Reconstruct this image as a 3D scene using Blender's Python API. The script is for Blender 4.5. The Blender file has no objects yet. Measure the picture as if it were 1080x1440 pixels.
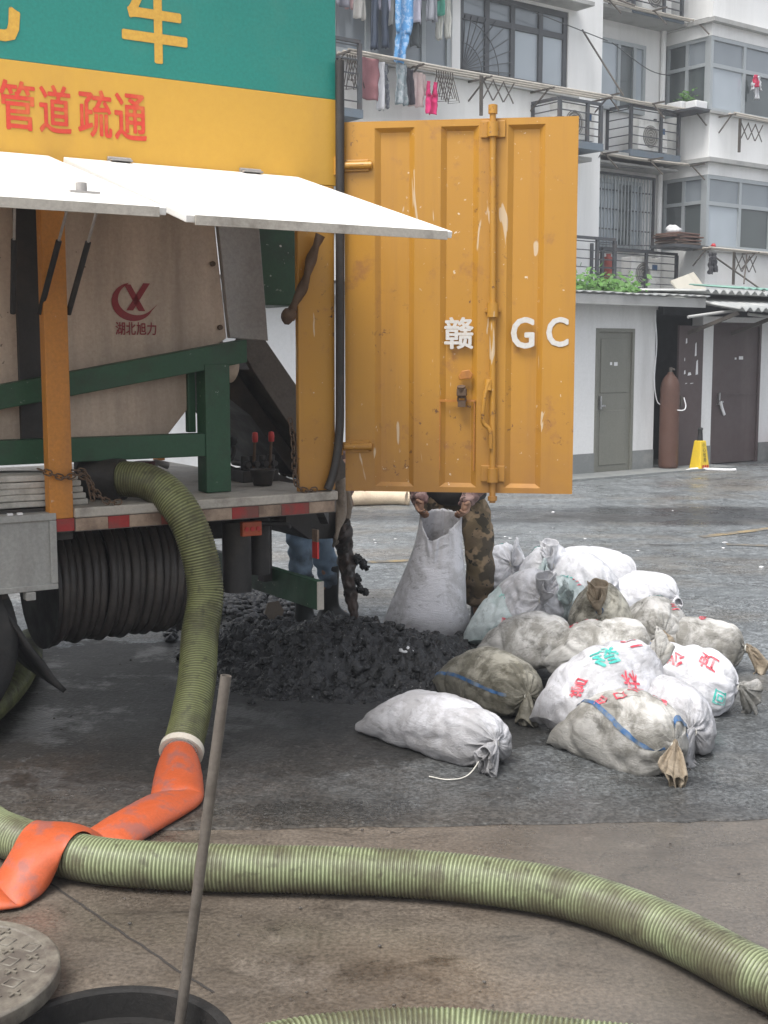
import bpy, bmesh, math, random
import numpy as np
from mathutils import Vector, Matrix, noise
from math import sin, cos, pi, radians
random.seed(7)
scene = bpy.context.scene
col = scene.collection

# ------------------------------------------------------------------ camera
cam_d = bpy.data.cameras.new('camera')
cam = bpy.data.objects.new('camera', cam_d)
col.objects.link(cam)
cam.location = (0, 0, 1.63)
cam.rotation_euler = (pi / 2 - math.atan(220 / 1800), 0, 0)
cam_d.sensor_fit = 'VERTICAL'
cam_d.sensor_height = 36
cam_d.lens = 45.0
cam_d.clip_end = 2000
scene.camera = cam

# ------------------------------------------------------------------ sky, sun, exposure (bright overcast)
SUN_EL, SUN_AZ = radians(62), radians(215)      # azimuth: direction the light comes from (behind, left of the camera)
world = bpy.data.worlds.new('World')
scene.world = world
world.use_nodes = True
wn = world.node_tree
wn.nodes.clear()
w_out = wn.nodes.new('ShaderNodeOutputWorld')
w_bg = wn.nodes.new('ShaderNodeBackground')
w_sky = wn.nodes.new('ShaderNodeTexSky')
w_hsv = wn.nodes.new('ShaderNodeHueSaturation')
w_sky.sky_type = 'NISHITA'
w_sky.sun_disc = False
w_sky.sun_elevation = SUN_EL
w_sky.sun_rotation = SUN_AZ
w_sky.dust_density = 4.0
w_hsv.inputs['Saturation'].default_value = 0.32
w_bg.inputs['Strength'].default_value = 0.15
wn.links.new(w_sky.outputs[0], w_hsv.inputs['Color'])
wn.links.new(w_hsv.outputs[0], w_bg.inputs['Color'])
wn.links.new(w_bg.outputs[0], w_out.inputs['Surface'])
sun_d = bpy.data.lights.new('sun', 'SUN')
sun_d.energy = 1.5
sun_d.angle = radians(25)
sun_d.color = (1.0, 0.985, 0.96)
sun = bpy.data.objects.new('sun', sun_d)
col.objects.link(sun)
sd = Vector((sin(SUN_AZ) * cos(SUN_EL), cos(SUN_AZ) * cos(SUN_EL), sin(SUN_EL)))
sun.rotation_euler = sd.to_track_quat('Z', 'Y').to_euler()
sun.location = (-6, -6, 14)
vs = scene.view_settings
vs.view_transform = 'Standard'
vs.look = 'None'
vs.exposure = 0.85
vs.gamma = 1.0
vs.use_curve_mapping = False

# ------------------------------------------------------------------ materials
class NT:
    def __init__(s, name):
        s.m = bpy.data.materials.new(name)
        s.m.use_nodes = True
        s.t = s.m.node_tree
        s.b = s.t.nodes['Principled BSDF']
        s.tc = s.t.nodes.new('ShaderNodeTexCoord')
    def n(s, kind, **kw):
        nd = s.t.nodes.new('ShaderNode' + kind)
        for k, v in kw.items():
            if k in nd.inputs: nd.inputs[k].default_value = v
            else: setattr(nd, k, v)
        return nd
    def l(s, a, b): s.t.links.new(a, b)
    def noise(s, scale, detail=5, rough=.6, vec=None, dist=0.0, stretch=None):
        nd = s.n('TexNoise', Scale=scale, Detail=detail, Roughness=rough, Distortion=dist)
        v = vec or s.tc.outputs['Object']
        if stretch:
            mp = s.n('Mapping'); mp.inputs['Scale'].default_value = stretch
            s.l(v, mp.inputs['Vector']); v = mp.outputs[0]
        s.l(v, nd.inputs['Vector'])
        return nd.outputs['Fac']
    def ramp(s, fac, p0, p1, c0=(0, 0, 0, 1), c1=(1, 1, 1, 1)):
        r = s.n('ValToRGB')
        e = r.color_ramp.elements
        e[0].position, e[1].position = p0, p1
        e[0].color, e[1].color = c0, c1
        s.l(fac, r.inputs[0])
        return r.outputs[0]
    def mix(s, fac, a, b, blend='MIX'):
        m = s.n('MixRGB', blend_type=blend)
        for k, v in (('Fac', fac), ('Color1', a), ('Color2', b)):
            if isinstance(v, (int, float)): m.inputs[k].default_value = v
            elif isinstance(v, tuple): m.inputs[k].default_value = (*v[:3], 1)
            else: s.l(v, m.inputs[k])
        return m.outputs[0]
    def math(s, op, a, b=0.0):
        m = s.n('Math', operation=op)
        for i, v in enumerate((a, b)):
            if isinstance(v, (int, float)): m.inputs[i].default_value = v
            else: s.l(v, m.inputs[i])
        return m.outputs[0]
    def color(s, v): s.l(v, s.b.inputs['Base Color'])
    def bump(s, h, strength=.3, dist=.01):
        bn = s.n('Bump', Strength=strength, Distance=dist)
        s.l(h, bn.inputs['Height']); s.l(bn.outputs[0], s.b.inputs['Normal'])

def M(name, c, rough=.6, metal=0., var=.12, scale=5, dirt=None, damt=.5, dscale=4, dpos=(.5, .72),
      bump=0., bscale=60, streak=False, spots=None, spec=.5, grain=.06):
    t = NT(name)
    lo = tuple(max(0, v * (1 - var)) for v in c); hi = tuple(min(1, v * (1 + var)) for v in c)
    c1 = t.mix(t.noise(scale), lo, hi)
    if grain:
        g = t.noise(scale * 14, 3, .7)
        c1 = t.mix(grain * 2, c1, t.ramp(g, .3, .7), 'OVERLAY')
    if dirt:
        st = (1, 1, .12) if streak else None
        d = t.ramp(t.noise(dscale, 6, .65, stretch=st), *dpos)
        c1 = t.mix(t.math('MULTIPLY', d, damt), c1, dirt)
    if spots:
        sp = t.ramp(t.noise(38, 2, .5), .70, .74)
        big = t.ramp(t.noise(2.2, 3, .6), .48, .6)
        c1 = t.mix(t.math('MULTIPLY', sp, big), c1, spots)
    t.color(c1)
    rv = t.ramp(t.noise(scale * 2), .3, .7, (rough * .8,) * 3 + (1,), (min(1, rough * 1.25),) * 3 + (1,))
    t.l(rv, t.b.inputs['Roughness'])
    t.b.inputs['Metallic'].default_value = metal
    t.b.inputs['Specular IOR Level'].default_value = spec
    if bump: t.bump(t.noise(bscale, 4, .6), bump, .006)
    return t.m

ORANGE = (.455, .225, .028)
def mat_door_paint():
    t = NT('orange_paint'); P = t.tc.outputs['Object']
    k = t.mix(t.noise(1.6, 5, .6), tuple(v * .88 for v in ORANGE), tuple(v * 1.12 for v in ORANGE))
    z = t.n('SeparateXYZ'); t.l(P, z.inputs[0])
    run = t.ramp(t.noise(6, 6, .7, stretch=(1.6, 1.6, .07)), .50, .74)                     # rain runs
    k = t.mix(t.math('MULTIPLY', run, .45), k, (.30, .135, .035))
    low = t.ramp(t.math('ADD', z.outputs[2], t.math('MULTIPLY', t.noise(3, 6, .7), -.9)), .45, 1.15, (1, 1, 1, 1), (0, 0, 0, 1))
    k = t.mix(t.math('MULTIPLY', low, .55), k, (.26, .12, .045))
    blot = t.ramp(t.noise(4.3, 7, .72), .57, .68)
    k = t.mix(t.math('MULTIPLY', blot, .6), k, (.24, .095, .05))
    scr = t.ramp(t.noise(7, 3, .5, stretch=(1.8, 1.8, .35), dist=.8), .69, .70)
    k = t.mix(t.math('MULTIPLY', scr, .7), k, (.62, .52, .38))
    chip = t.math('MULTIPLY', t.ramp(t.noise(34, 3, .6), .68, .70), t.ramp(t.noise(2.6, 3), .46, .58))
    k = t.mix(chip, k, (.66, .56, .42))
    rust = t.math('MULTIPLY', t.ramp(t.noise(23, 5, .7), .60, .65), t.ramp(t.noise(1.9, 4), .50, .60))
    k = t.mix(rust, k, (.11, .045, .025))
    t.color(k)
    t.l(t.ramp(t.noise(3, 5), .35, .7, (.34,) * 3 + (1,), (.62,) * 3 + (1,)), t.b.inputs['Roughness'])
    t.bump(t.math('ADD', t.noise(2.2, 3), t.math('MULTIPLY', t.noise(40, 3), .06)), .22, .02)
    return t.m
m_orange = mat_door_paint()
m_panel = M('lit_orange_paint', (.60, .335, .045), .42, var=.05, scale=2, dirt=(.46, .24, .06), damt=.5, dscale=1.6, streak=True, bump=.04, bscale=6, grain=.015)  # the same orange paint, its brighter lighting put into the colour
m_orange_worn = M('worn_orange_paint', (.50, .20, .03), .5, var=.14, dirt=(.2, .09, .04), damt=.6, dscale=3, streak=True, spots=(.6, .5, .4))
m_green = M('green_paint', (.014, .205, .165), .45, var=.06, dirt=(.09, .24, .17), damt=.3, dscale=2)
m_dgreen = M('dark_green_paint', (.02, .075, .034), .5, var=.2, dirt=(.03, .035, .025), damt=.7, dscale=5, spots=(.5, .5, .45), bump=.1)
m_hatch = M('white_hatch_paint', (.84, .83, .79), .45, var=.03, dirt=(.62, .57, .48), damt=.25, dscale=3)
m_tank = M('beige_stained_steel', (.58, .455, .35), .5, var=.1, dirt=(.17, .12, .085), damt=.7, dscale=2.4, streak=True, dpos=(.42, .68), bump=.08, bscale=25, spots=(.12, .08, .06))
m_plate = M('grey_steel_plate', (.36, .34, .32), .45, metal=.3, var=.08, dirt=(.2, .18, .16), damt=.5)
m_dsteel = M('dark_oily_steel', (.035, .032, .03), .55, metal=.2, var=.3, dirt=(.09, .075, .06), damt=.6, bump=.2)
m_msteel = M('muddy_steel', (.12, .105, .09), .6, metal=.15, var=.25, dirt=(.04, .035, .03), damt=.8, bump=.25)
m_deck = M('worn_deck_steel', (.40, .37, .32), .55, var=.12, dirt=(.13, .11, .09), damt=.8, dscale=6, bump=.2)
m_black = M('black_rubber', (.018, .018, .018), .65, var=.3, dirt=(.06, .055, .05), damt=.6, bump=.2)
m_gbox = M('grey_box_paint', (.30, .30, .28), .55, var=.08, dirt=(.12, .11, .1), damt=.7, dscale=4, streak=True)
m_red = M('red_paint', (.52, .03, .025), .5, var=.15, dirt=(.3, .08, .05), damt=.5)
m_redref = M('dirty_red_reflector', (.30, .02, .018), .5, var=.2, dirt=(.13, .06, .045), damt=.8, dscale=9, dpos=(.4, .6))
m_redtxt = M('red_letter_paint', (.60, .055, .03), .5, var=.15, dirt=(.6, .27, .05), damt=.6, dscale=9)
m_maroon = M('maroon_print', (.24, .018, .022), .5, var=.1)
m_gold = M('gold_letter_paint', (.60, .34, .05), .5, var=.08)
m_wtxt = M('white_letter_paint', (.60, .585, .55), .5, var=.05, dirt=(.55, .33, .1), damt=.4, dscale=14)
m_cream = M('cream_reflector', (.34, .25, .18), .5, var=.15, dirt=(.12, .075, .05), damt=.85, dscale=9, dpos=(.4, .62))
m_amber = M('amber_lens', (.42, .075, .02), .3, var=.1)
m_rust = M('rusty_chain', (.13, .085, .055), .7, metal=.4, var=.3, bump=.2)
m_canvas = M('dirty_canvas', (.5, .48, .43), .85, var=.12, dirt=(.2, .18, .15), damt=.7, dscale=7, bump=.2)
m_tarp = M('muddy_tarp', (.30, .25, .20), .8, var=.25, dirt=(.07, .06, .05), damt=.8, dscale=6, bump=.3)
m_iron = M('cast_iron', (.022, .021, .02), .75, metal=.0, var=.4, dirt=(.06, .05, .045), damt=.6, bump=.4, spec=.2)
m_cover = M('composite_cover', (.20, .18, .145), .45, var=.25, dirt=(.075, .06, .05), damt=.85, dscale=9, dpos=(.42, .62), bump=.25)
m_pipe = M('dull_galvanised_pipe', (.15, .13, .11), .5, metal=.3, var=.25, dirt=(.06, .05, .04), damt=.7, dscale=8, bump=.2)
m_ring = M('off_white_collar', (.66, .6, .5), .6, var=.1)
m_clamp = M('steel_clamp', (.5, .5, .5), .3, metal=.9)
m_sleeve = M('orange_layflat', (.47, .09, .028), .5, var=.14, scale=9, dirt=(.25, .095, .08), damt=.75, dscale=9, dpos=(.50, .60), spots=(.30, .16, .14), bump=.18, bscale=26)
m_paleh = M('pale_hose', (.58, .47, .34), .6, var=.1, dirt=(.3, .22, .15), damt=.5)
m_wood = M('handle_wood', (.42, .19, .09), .7, var=.2)
# building
m_wall = M('white_render', (.86, .86, .845), .85, var=.04, scale=1.2, dirt=(.48, .48, .455), damt=.5, dscale=1.0, streak=True, dpos=(.45, .75), grain=.03)
m_swall = M('shed_render', (.76, .76, .75), .85, var=.05, scale=1.5, dirt=(.38, .37, .35), damt=.5, dscale=1.6, streak=True, dpos=(.48, .75))
m_plinth = M('grey_plinth', (.21, .22, .215), .8, var=.2, dirt=(.36, .35, .33), damt=.6, dscale=3)
m_ledge = M('grey_ledge', (.40, .40, .385), .85, var=.12, dirt=(.22, .21, .2), damt=.6, dscale=3)
m_alu = M('aluminium_frame', (.42, .45, .46), .45, metal=.3, var=.06)
m_dframe = M('dark_bronze_frame', (.10, .105, .11), .45, metal=.2, var=.1)
m_cage = M('blue_grey_steel', (.07, .076, .083), .55, var=.12, dirt=(.16, .1, .07), damt=.4)
m_cagebase = M('blue_grey_tray', (.15, .185, .22), .6, var=.1, dirt=(.16, .14, .12), damt=.5)
m_ac = M('ac_casing', (.90, .89, .85), .5, var=.05, dirt=(.36, .34, .3), damt=.5)
m_acf = M('ac_fan', (.2, .19, .17), .6, var=.2)
m_bamboo = M('weathered_pole', (.50, .46, .40), .75, var=.15, dirt=(.25, .22, .18), damt=.5)
m_gdoor = M('grey_green_door', (.20, .20, .17), .45, var=.1, dirt=(.24, .235, .2), damt=.5, dscale=3, streak=True, metal=.15)
m_bdoor = M('brown_door', (.085, .062, .06), .55, var=.12, dirt=(.15, .12, .115), damt=.5, dscale=2.5, streak=True)
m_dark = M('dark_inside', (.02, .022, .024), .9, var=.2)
m_cyl = M('brown_gas_cylinder', (.105, .05, .034), .6, var=.15, dirt=(.09, .05, .04), damt=.6, dscale=5)
m_yel = M('yellow_plastic', (.72, .50, .03), .5, var=.08, dirt=(.4, .3, .1), damt=.3)
m_roof = M('weathered_roof_sheet', (.36, .37, .36), .55, metal=.15, var=.12, dirt=(.55, .54, .5), damt=.7, dscale=3)
m_teal = M('teal_sheet', (.2, .36, .3), .6, var=.1)
m_leaf = M('leaves', (.07, .17, .03), .6, var=.45, scale=9)
m_white = M('white_scrap', (.75, .75, .75), .7, var=.1)
m_linepaint = M('worn_yellow_line', (.33, .235, .10), .7, var=.2, dirt=(.12, .12, .115), damt=.95, dscale=4, dpos=(.36, .55))
m_skin = M('skin', (.30, .17, .11), .6, var=.1)
m_hair = M('hair', (.02, .018, .016), .6)
m_boot = M('rubber_boot', (.012, .014, .013), .35, var=.3, dirt=(.05, .045, .04), damt=.5)
m_glove = M('muddy_glove', (.05, .045, .04), .7, var=.3, bump=.2)
m_shirt = M('dark_shirt', (.03, .027, .026), .85, var=.2)
m_mauve = M('mauve_jacket', (.24, .155, .145), .85, var=.2, dirt=(.07, .05, .042), damt=.85, dscale=9, dpos=(.42, .6), bump=.3, bscale=30)

def mat_camo(name, cols, sc=9):
    t = NT(name)
    a = t.noise(sc, 2, .5); b = t.noise(sc * 1.3, 2, .5, stretch=(1.1, .9, 1.3)); c = t.noise(sc * 2.1, 2, .5)
    k = t.mix(t.ramp(a, .50, .52), cols[0], cols[1])
    k = t.mix(t.ramp(b, .54, .60), k, cols[2])
    k = t.mix(t.ramp(c, .62, .64), k, cols[3])
    k = t.mix(t.math('MULTIPLY', t.ramp(t.noise(5, 5), .40, .65), .7), k, (.075, .055, .04))
    t.color(k); t.b.inputs['Roughness'].default_value = .85
    t.bump(t.noise(45, 4), .3, .01)
    return t.m
m_camo = mat_camo('camo_cloth', [(.15, .11, .06), (.055, .045, .028), (.28, .20, .12), (.02, .018, .015)])
m_camo2 = mat_camo('mauve_camo_cloth', [(.27, .16, .15), (.36, .24, .22), (.16, .09, .085), (.09, .06, .055)], 16)
def mat_jeans():
    t = NT('muddy_jeans')
    z = t.n('SeparateXYZ'); t.l(t.tc.outputs['Object'], z.inputs[0])
    k = t.mix(t.noise(7), (.10, .17, .26), (.26, .34, .42))
    mud = t.ramp(t.math('ADD', t.math('MULTIPLY', z.outputs[2], -1.2), t.noise(6, 5)), -.02, .18)
    k = t.mix(t.math('MULTIPLY', mud, .8), k, (.04, .04, .042))
    t.color(k); t.b.inputs['Roughness'].default_value = .85
    t.bump(t.noise(30, 4), .3, .01)
    return t.m
m_jeans = mat_jeans()

def mat_glass(name, tint, rough=.06):
    t = NT(name)
    t.color(t.mix(t.noise(.8, 2), tuple(v * .7 for v in tint), tuple(v * 1.25 for v in tint)))
    t.b.inputs['Roughness'].default_value = rough
    t.b.inputs['Specular IOR Level'].default_value = .9
    t.bump(t.noise(1.3, 2), .03, .05)
    return t.m
m_glass = mat_glass('window_glass', (.25, .28, .305))  # base colour lifted to carry the bright sky reflected in the panes
m_glass_l = mat_glass('pale_window_glass', (.42, .47, .51), .1)  # paler still, more reflected sky put into the colour
m_glass_d = mat_glass('dark_window_glass', (.085, .10, .10))

def mat_hose(name, groove, rib, mudc, amt):
    t = NT(name)
    at = t.n('Attribute', attribute_name='rib')
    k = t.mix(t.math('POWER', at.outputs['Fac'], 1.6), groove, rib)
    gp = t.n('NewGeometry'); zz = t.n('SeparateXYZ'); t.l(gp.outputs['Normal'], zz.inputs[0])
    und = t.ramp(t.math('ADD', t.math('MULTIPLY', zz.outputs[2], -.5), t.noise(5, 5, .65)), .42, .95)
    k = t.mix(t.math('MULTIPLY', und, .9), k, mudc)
    k = t.mix(t.math('MULTIPLY', t.ramp(t.noise(4.2, 7, .7), .44, .60), amt), k, mudc)
    k = t.mix(t.math('MULTIPLY', t.ramp(t.noise(26, 3), .58, .68), amt * .7), k, tuple(v * .6 for v in mudc))
    t.color(k)
    t.b.inputs['Roughness'].default_value = .42
    t.b.inputs['Specular IOR Level'].default_value = .4
    t.bump(t.noise(90, 2), .12, .004)
    return t.m
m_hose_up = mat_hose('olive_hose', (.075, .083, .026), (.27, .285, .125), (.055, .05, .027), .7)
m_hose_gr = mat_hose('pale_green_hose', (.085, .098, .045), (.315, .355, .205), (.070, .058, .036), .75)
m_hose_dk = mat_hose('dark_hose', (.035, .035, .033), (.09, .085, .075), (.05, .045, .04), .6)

def mat_sack(name, base, dirt, amt, lowz, low_amt):
    t = NT(name)
    P = t.tc.outputs['Object']
    g = t.n('NewGeometry')
    z = t.n('SeparateXYZ'); t.l(g.outputs['Position'], z.inputs[0])
    k = t.mix(t.noise(4, 3), tuple(v * .92 for v in base), base)
    d = t.ramp(t.noise(5.5, 7, .72, dist=.5), .46, .60)
    k = t.mix(t.math('MULTIPLY', d, amt), k, dirt)
    sm = t.ramp(t.noise(13, 4, .65, stretch=(.45, 1.5, 1.5), dist=1.0), .58, .64)
    k = t.mix(t.math('MULTIPLY', sm, amt * .6), k, tuple(v * .35 for v in dirt))
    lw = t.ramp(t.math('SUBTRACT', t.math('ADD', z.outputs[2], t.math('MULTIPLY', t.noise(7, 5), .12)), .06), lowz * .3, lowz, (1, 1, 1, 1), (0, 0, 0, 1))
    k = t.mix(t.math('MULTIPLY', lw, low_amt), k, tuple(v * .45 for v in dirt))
    t.color(k)
    t.b.inputs['Roughness'].default_value = .5
    t.b.inputs['Specular IOR Level'].default_value = .35
    wv = t.math('ADD', t.noise(9, 6, .7, dist=2.2, stretch=(.7, 2.2, 2.2)), t.math('MULTIPLY', t.noise(160, 2), .3))
    t.bump(wv, .6, .012)
    return t.m
m_sack = {
    'white': mat_sack('white_woven_sack', (.64, .64, .67), (.24, .23, .22), .50, .22, .7),
    'clean': mat_sack('bright_white_sack', (.72, .72, .75), (.36, .36, .36), .35, .13, .4),
    'grey': mat_sack('soiled_grey_sack', (.63, .615, .585), (.16, .15, .12), .70, .3, .7),
    'dirty': mat_sack('muddy_olive_sack', (.50, .475, .395), (.11, .10, .07), .85, .3, .75),
    'teal': mat_sack('pale_teal_sack', (.52, .58, .58), (.22, .30, .29), .6, .2, .4),
    'brown': mat_sack('brown_stained_cloth', (.36, .30, .22), (.15, .11, .07), .6, .05, .2),
}
m_pr = M('red_sack_print', (.60, .07, .10), .6, var=.1, dirt=(.7, .55, .55), damt=.6, dscale=20, dpos=(.5, .62))
m_pt = M('teal_sack_print', (.05, .42, .36), .6, var=.1, dirt=(.6, .7, .68), damt=.6, dscale=20, dpos=(.5, .62))
m_pb = M('blue_sack_stripe', (.04, .12, .27), .6, var=.2, dirt=(.17, .18, .17), damt=.85, dscale=14, dpos=(.45, .6))
m_string = M('string', (.6, .58, .52), .8)

# ------------------------------------------------------------------ mesh helpers
class MB:
    def __init__(s): s.v = []; s.f = []; s.sm = []
    def add(s, vs_, fs, smooth=False):
        o = len(s.v)
        s.v += [tuple(v) for v in vs_]
        s.f += [tuple(i + o for i in f) for f in fs]
        s.sm += [smooth] * len(fs)
        return s
    def box(s, x0, x1, y0, y1, z0, z1):
        return s.add([(x0, y0, z0), (x1, y0, z0), (x1, y1, z0), (x0, y1, z0), (x0, y0, z1), (x1, y0, z1), (x1, y1, z1), (x0, y1, z1)],
                     [(0, 3, 2, 1), (4, 5, 6, 7), (0, 1, 5, 4), (1, 2, 6, 5), (2, 3, 7, 6), (3, 0, 4, 7)])
    def beam(s, p, q, w, h, up=(0, 0, 1)):
        p, q = Vector(p), Vector(q); d = (q - p).normalized(); up = Vector(up)
        a = d.cross(up)
        a = a.normalized() if a.length > 1e-4 else Vector((1, 0, 0))
        b = a.cross(d).normalized()
        vs_ = [c + a * (i * w / 2) + b * (j * h / 2) for c in (p, q) for i, j in ((-1, -1), (1, -1), (1, 1), (-1, 1))]
        return s.add(vs_, [(0, 3, 2, 1), (4, 5, 6, 7), (0, 1, 5, 4), (1, 2, 6, 5), (2, 3, 7, 6), (3, 0, 4, 7)])
    def prism(s, pts, y0, y1):            # outline in x,z extruded along y
        n = len(pts)
        vs_ = [(x, y0, z) for x, z in pts] + [(x, y1, z) for x, z in pts]
        fs = [tuple(range(n)), tuple(range(2 * n - 1, n - 1, -1))]
        fs += [(i, i + n, (i + 1) % n + n, (i + 1) % n) for i in range(n)]
        return s.add(vs_, fs)
    def tube(s, path, r, seg=10, caps=True, smooth=True, rfun=None, hollow=0):
        pts = [Vector(p) for p in path]; n = len(pts)
        t0 = (pts[1] - pts[0]).normalized()
        a = t0.orthogonal().normalized(); vs_ = []
        for i, p in enumerate(pts):
            t = (pts[min(i + 1, n - 1)] - pts[max(i - 1, 0)]).normalized()
            a = (a - t * a.dot(t)).normalized(); b = t.cross(a)
            for k in range(seg):
                th = 2 * pi * k / seg
                rr = rfun(i, th) if rfun else (r[i] if isinstance(r, (list, tuple)) else r)
                vs_.append(p + (a * cos(th) + b * sin(th)) * rr)
        fs = [(i * seg + k, i * seg + (k + 1) % seg, (i + 1) * seg + (k + 1) % seg, (i + 1) * seg + k) for i in range(n - 1) for k in range(seg)]
        s.add(vs_, fs, smooth)
        if caps:
            s.add([vs_[k] for k in range(seg)], [tuple(range(seg - 1, -1, -1))])
            s.add([vs_[(n - 1) * seg + k] for k in range(seg)], [tuple(range(seg))])
        return s
    def lathe(s, prof, c=(0, 0, 0), seg=24, smooth=True):     # profile (r, z)
        vs_ = [(c[0] + r * cos(2 * pi * k / seg), c[1] + r * sin(2 * pi * k / seg), c[2] + z) for r, z in prof for k in range(seg)]
        fs = [(i * seg + k, i * seg + (k + 1) % seg, (i + 1) * seg + (k + 1) % seg, (i + 1) * seg + k) for i in range(len(prof) - 1) for k in range(seg)]
        return s.add(vs_, fs, smooth)
    def blob(s, c, r, seed=0, sub=(10, 7), amp=.25, sc=(1, 1, 1)):
        vs_ = []; fs = []; nu, nv = sub
        for j in range(nv + 1):
            ph = pi * j / nv
            for i in range(nu):
                th = 2 * pi * i / nu
                d = Vector((sin(ph) * cos(th), sin(ph) * sin(th), cos(ph)))
                k = r * (1 + amp * noise.noise(d * 1.7 + Vector((seed * 3.1, seed, -seed))))
                vs_.append((c[0] + d.x * k * sc[0], c[1] + d.y * k * sc[1], c[2] + d.z * k * sc[2]))
        for j in range(nv):
            for i in range(nu):
                fs.append((j * nu + i, (j + 1) * nu + i, (j + 1) * nu + (i + 1) % nu, j * nu + (i + 1) % nu))
        return s.add(vs_, fs, True)
    def torus(s, c, R, r, axis='z', seg=20, sr=8, stretch=0):
        vs_ = []
        for i in range(seg):
            a = 2 * pi * i / seg
            for k in range(sr):
                b = 2 * pi * k / sr
                x, y, z = (R + r * cos(b)) * cos(a), (R + r * cos(b)) * sin(a), r * sin(b)
                x += stretch * (1 if x > 0 else -1)
                v = {'z': (x, y, z), 'x': (z, y, x), 'y': (x, z, y)}[axis]
                vs_.append((c[0] + v[0], c[1] + v[1], c[2] + v[2]))
        fs = [(i * sr + k, ((i + 1) % seg) * sr + k, ((i + 1) % seg) * sr + (k + 1) % sr, i * sr + (k + 1) % sr) for i in range(seg) for k in range(sr)]
        return s.add(vs_, fs, True)
    def mesh(s, name, mat=None):
        me = bpy.data.meshes.new(name)
        me.from_pydata(s.v, [], s.f)
        me.polygons.foreach_set('use_smooth', s.sm)
        if mat: me.materials.append(mat)
        bm = bmesh.new(); bm.from_mesh(me); bmesh.ops.recalc_face_normals(bm, faces=bm.faces); bm.to_mesh(me); bm.free()
        me.update()
        return me
    def build(s, name, mat, parent=None, bevel=0.):
        return link(name, s.mesh(name, mat), parent, bevel)

def link(name, me, parent=None, bevel=0.):
    o = bpy.data.objects.new(name, me)
    col.objects.link(o)
    if parent: o.parent = parent
    if bevel:
        b = o.modifiers.new('bevel', 'BEVEL'); b.width = bevel; b.segments = 2; b.limit_method = 'ANGLE'
    return o
def empty(name, loc=(0, 0, 0), rz=0.):
    o = bpy.data.objects.new(name, None); o.empty_display_size = .1
    col.objects.link(o); o.location = loc; o.rotation_euler = (0, 0, rz)
    return o
def tag(o, label, cat=None, group=None, kind=None):
    o['label'] = label
    if cat: o['category'] = cat
    if group: o['group'] = group
    if kind: o['kind'] = kind
    return o
def box(name, mat, parent, b, bevel=0.): return MB().box(*b).build(name, mat, parent, bevel)

def catmull(pts, step):
    pts = [Vector(p) for p in pts]
    P = [pts[0] * 2 - pts[1]] + pts + [pts[-1] * 2 - pts[-2]]
    dense = []
    for i in range(1, len(P) - 2):
        for k in range(40):
            t = k / 40
            a, b, c, d = P[i - 1], P[i], P[i + 1], P[i + 2]
            dense.append(.5 * (2 * b + (c - a) * t + (2 * a - 5 * b + 4 * c - d) * t * t + (3 * b - a - 3 * c + d) * t ** 3))
    dense.append(P[-2])
    out = [dense[0]]; acc = 0.
    for i in range(1, len(dense)):
        seg = dense[i] - dense[i - 1]; L = seg.length; pos = 0.
        while acc + (L - pos) >= step:
            pos += step - acc; acc = 0.
            out.append(dense[i - 1] + seg * (pos / L))
        acc += L - pos
    return out

_glyphs = {}
def glyph_polys(ch, bold=.0):
    key = (ch, bold)
    if key not in _glyphs:
        cu = bpy.data.curves.new('glyph', 'FONT'); cu.body = ch; cu.size = 1; cu.resolution_u = 3
        ob = bpy.data.objects.new('glyph', cu); col.objects.link(ob)
        me = bpy.data.meshes.new_from_object(ob.evaluated_get(bpy.context.evaluated_depsgraph_get()))
        v = [tuple(x.co) for x in me.vertices]; f = [tuple(p.vertices) for p in me.polygons]
        bpy.data.objects.remove(ob); bpy.data.curves.remove(cu); bpy.data.meshes.remove(me)
        xs = [p[0] for p in v] or [0, 1]; ys = [p[1] for p in v] or [0, 1]
        x0, x1, y0, y1 = min(xs), max(xs), min(ys), max(ys)
        _glyphs[key] = ([((p[0] - x0) / (x1 - x0 + 1e-9), (p[1] - y0) / (y1 - y0 + 1e-9)) for p in v], f)
    return _glyphs[key]
def letter(ch, x0, x1, z0, z1, y, mat, parent, name='lettering', bold=.012, shear=0., t=.0015):
    v, f = glyph_polys(ch)
    mb = MB(); w = bold * (x1 - x0)
    for k, (dx, dz) in enumerate(((0, 0), (1, 0), (-1, 0), (0, 1), (0, -1), (.7, .7), (-.7, .7), (.7, -.7), (-.7, -.7))):
        mb.add([(x0 + u * (x1 - x0) + dx * w, y - .00012 * k, z0 + q * (z1 - z0) + dz * w * .8) for u, q in v], f)
    return mb.build(name, mat, parent)

# ------------------------------------------------------------------ frames of reference
T_O, T_A = Vector((-0.218, 6.0, 0)), radians(32.6)       # truck: x to its rear, y across it away from the street
B_O, B_A = Vector((6.80, 27.0, 0)), radians(37.5)        # apartment building
S_O, S_A = Vector((2.874, 17.526, 0)), radians(37.5)     # row of sheds
def TW(x, y, z): return T_O + Vector((cos(T_A) * x - sin(T_A) * y, sin(T_A) * x + cos(T_A) * y, z))

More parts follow.
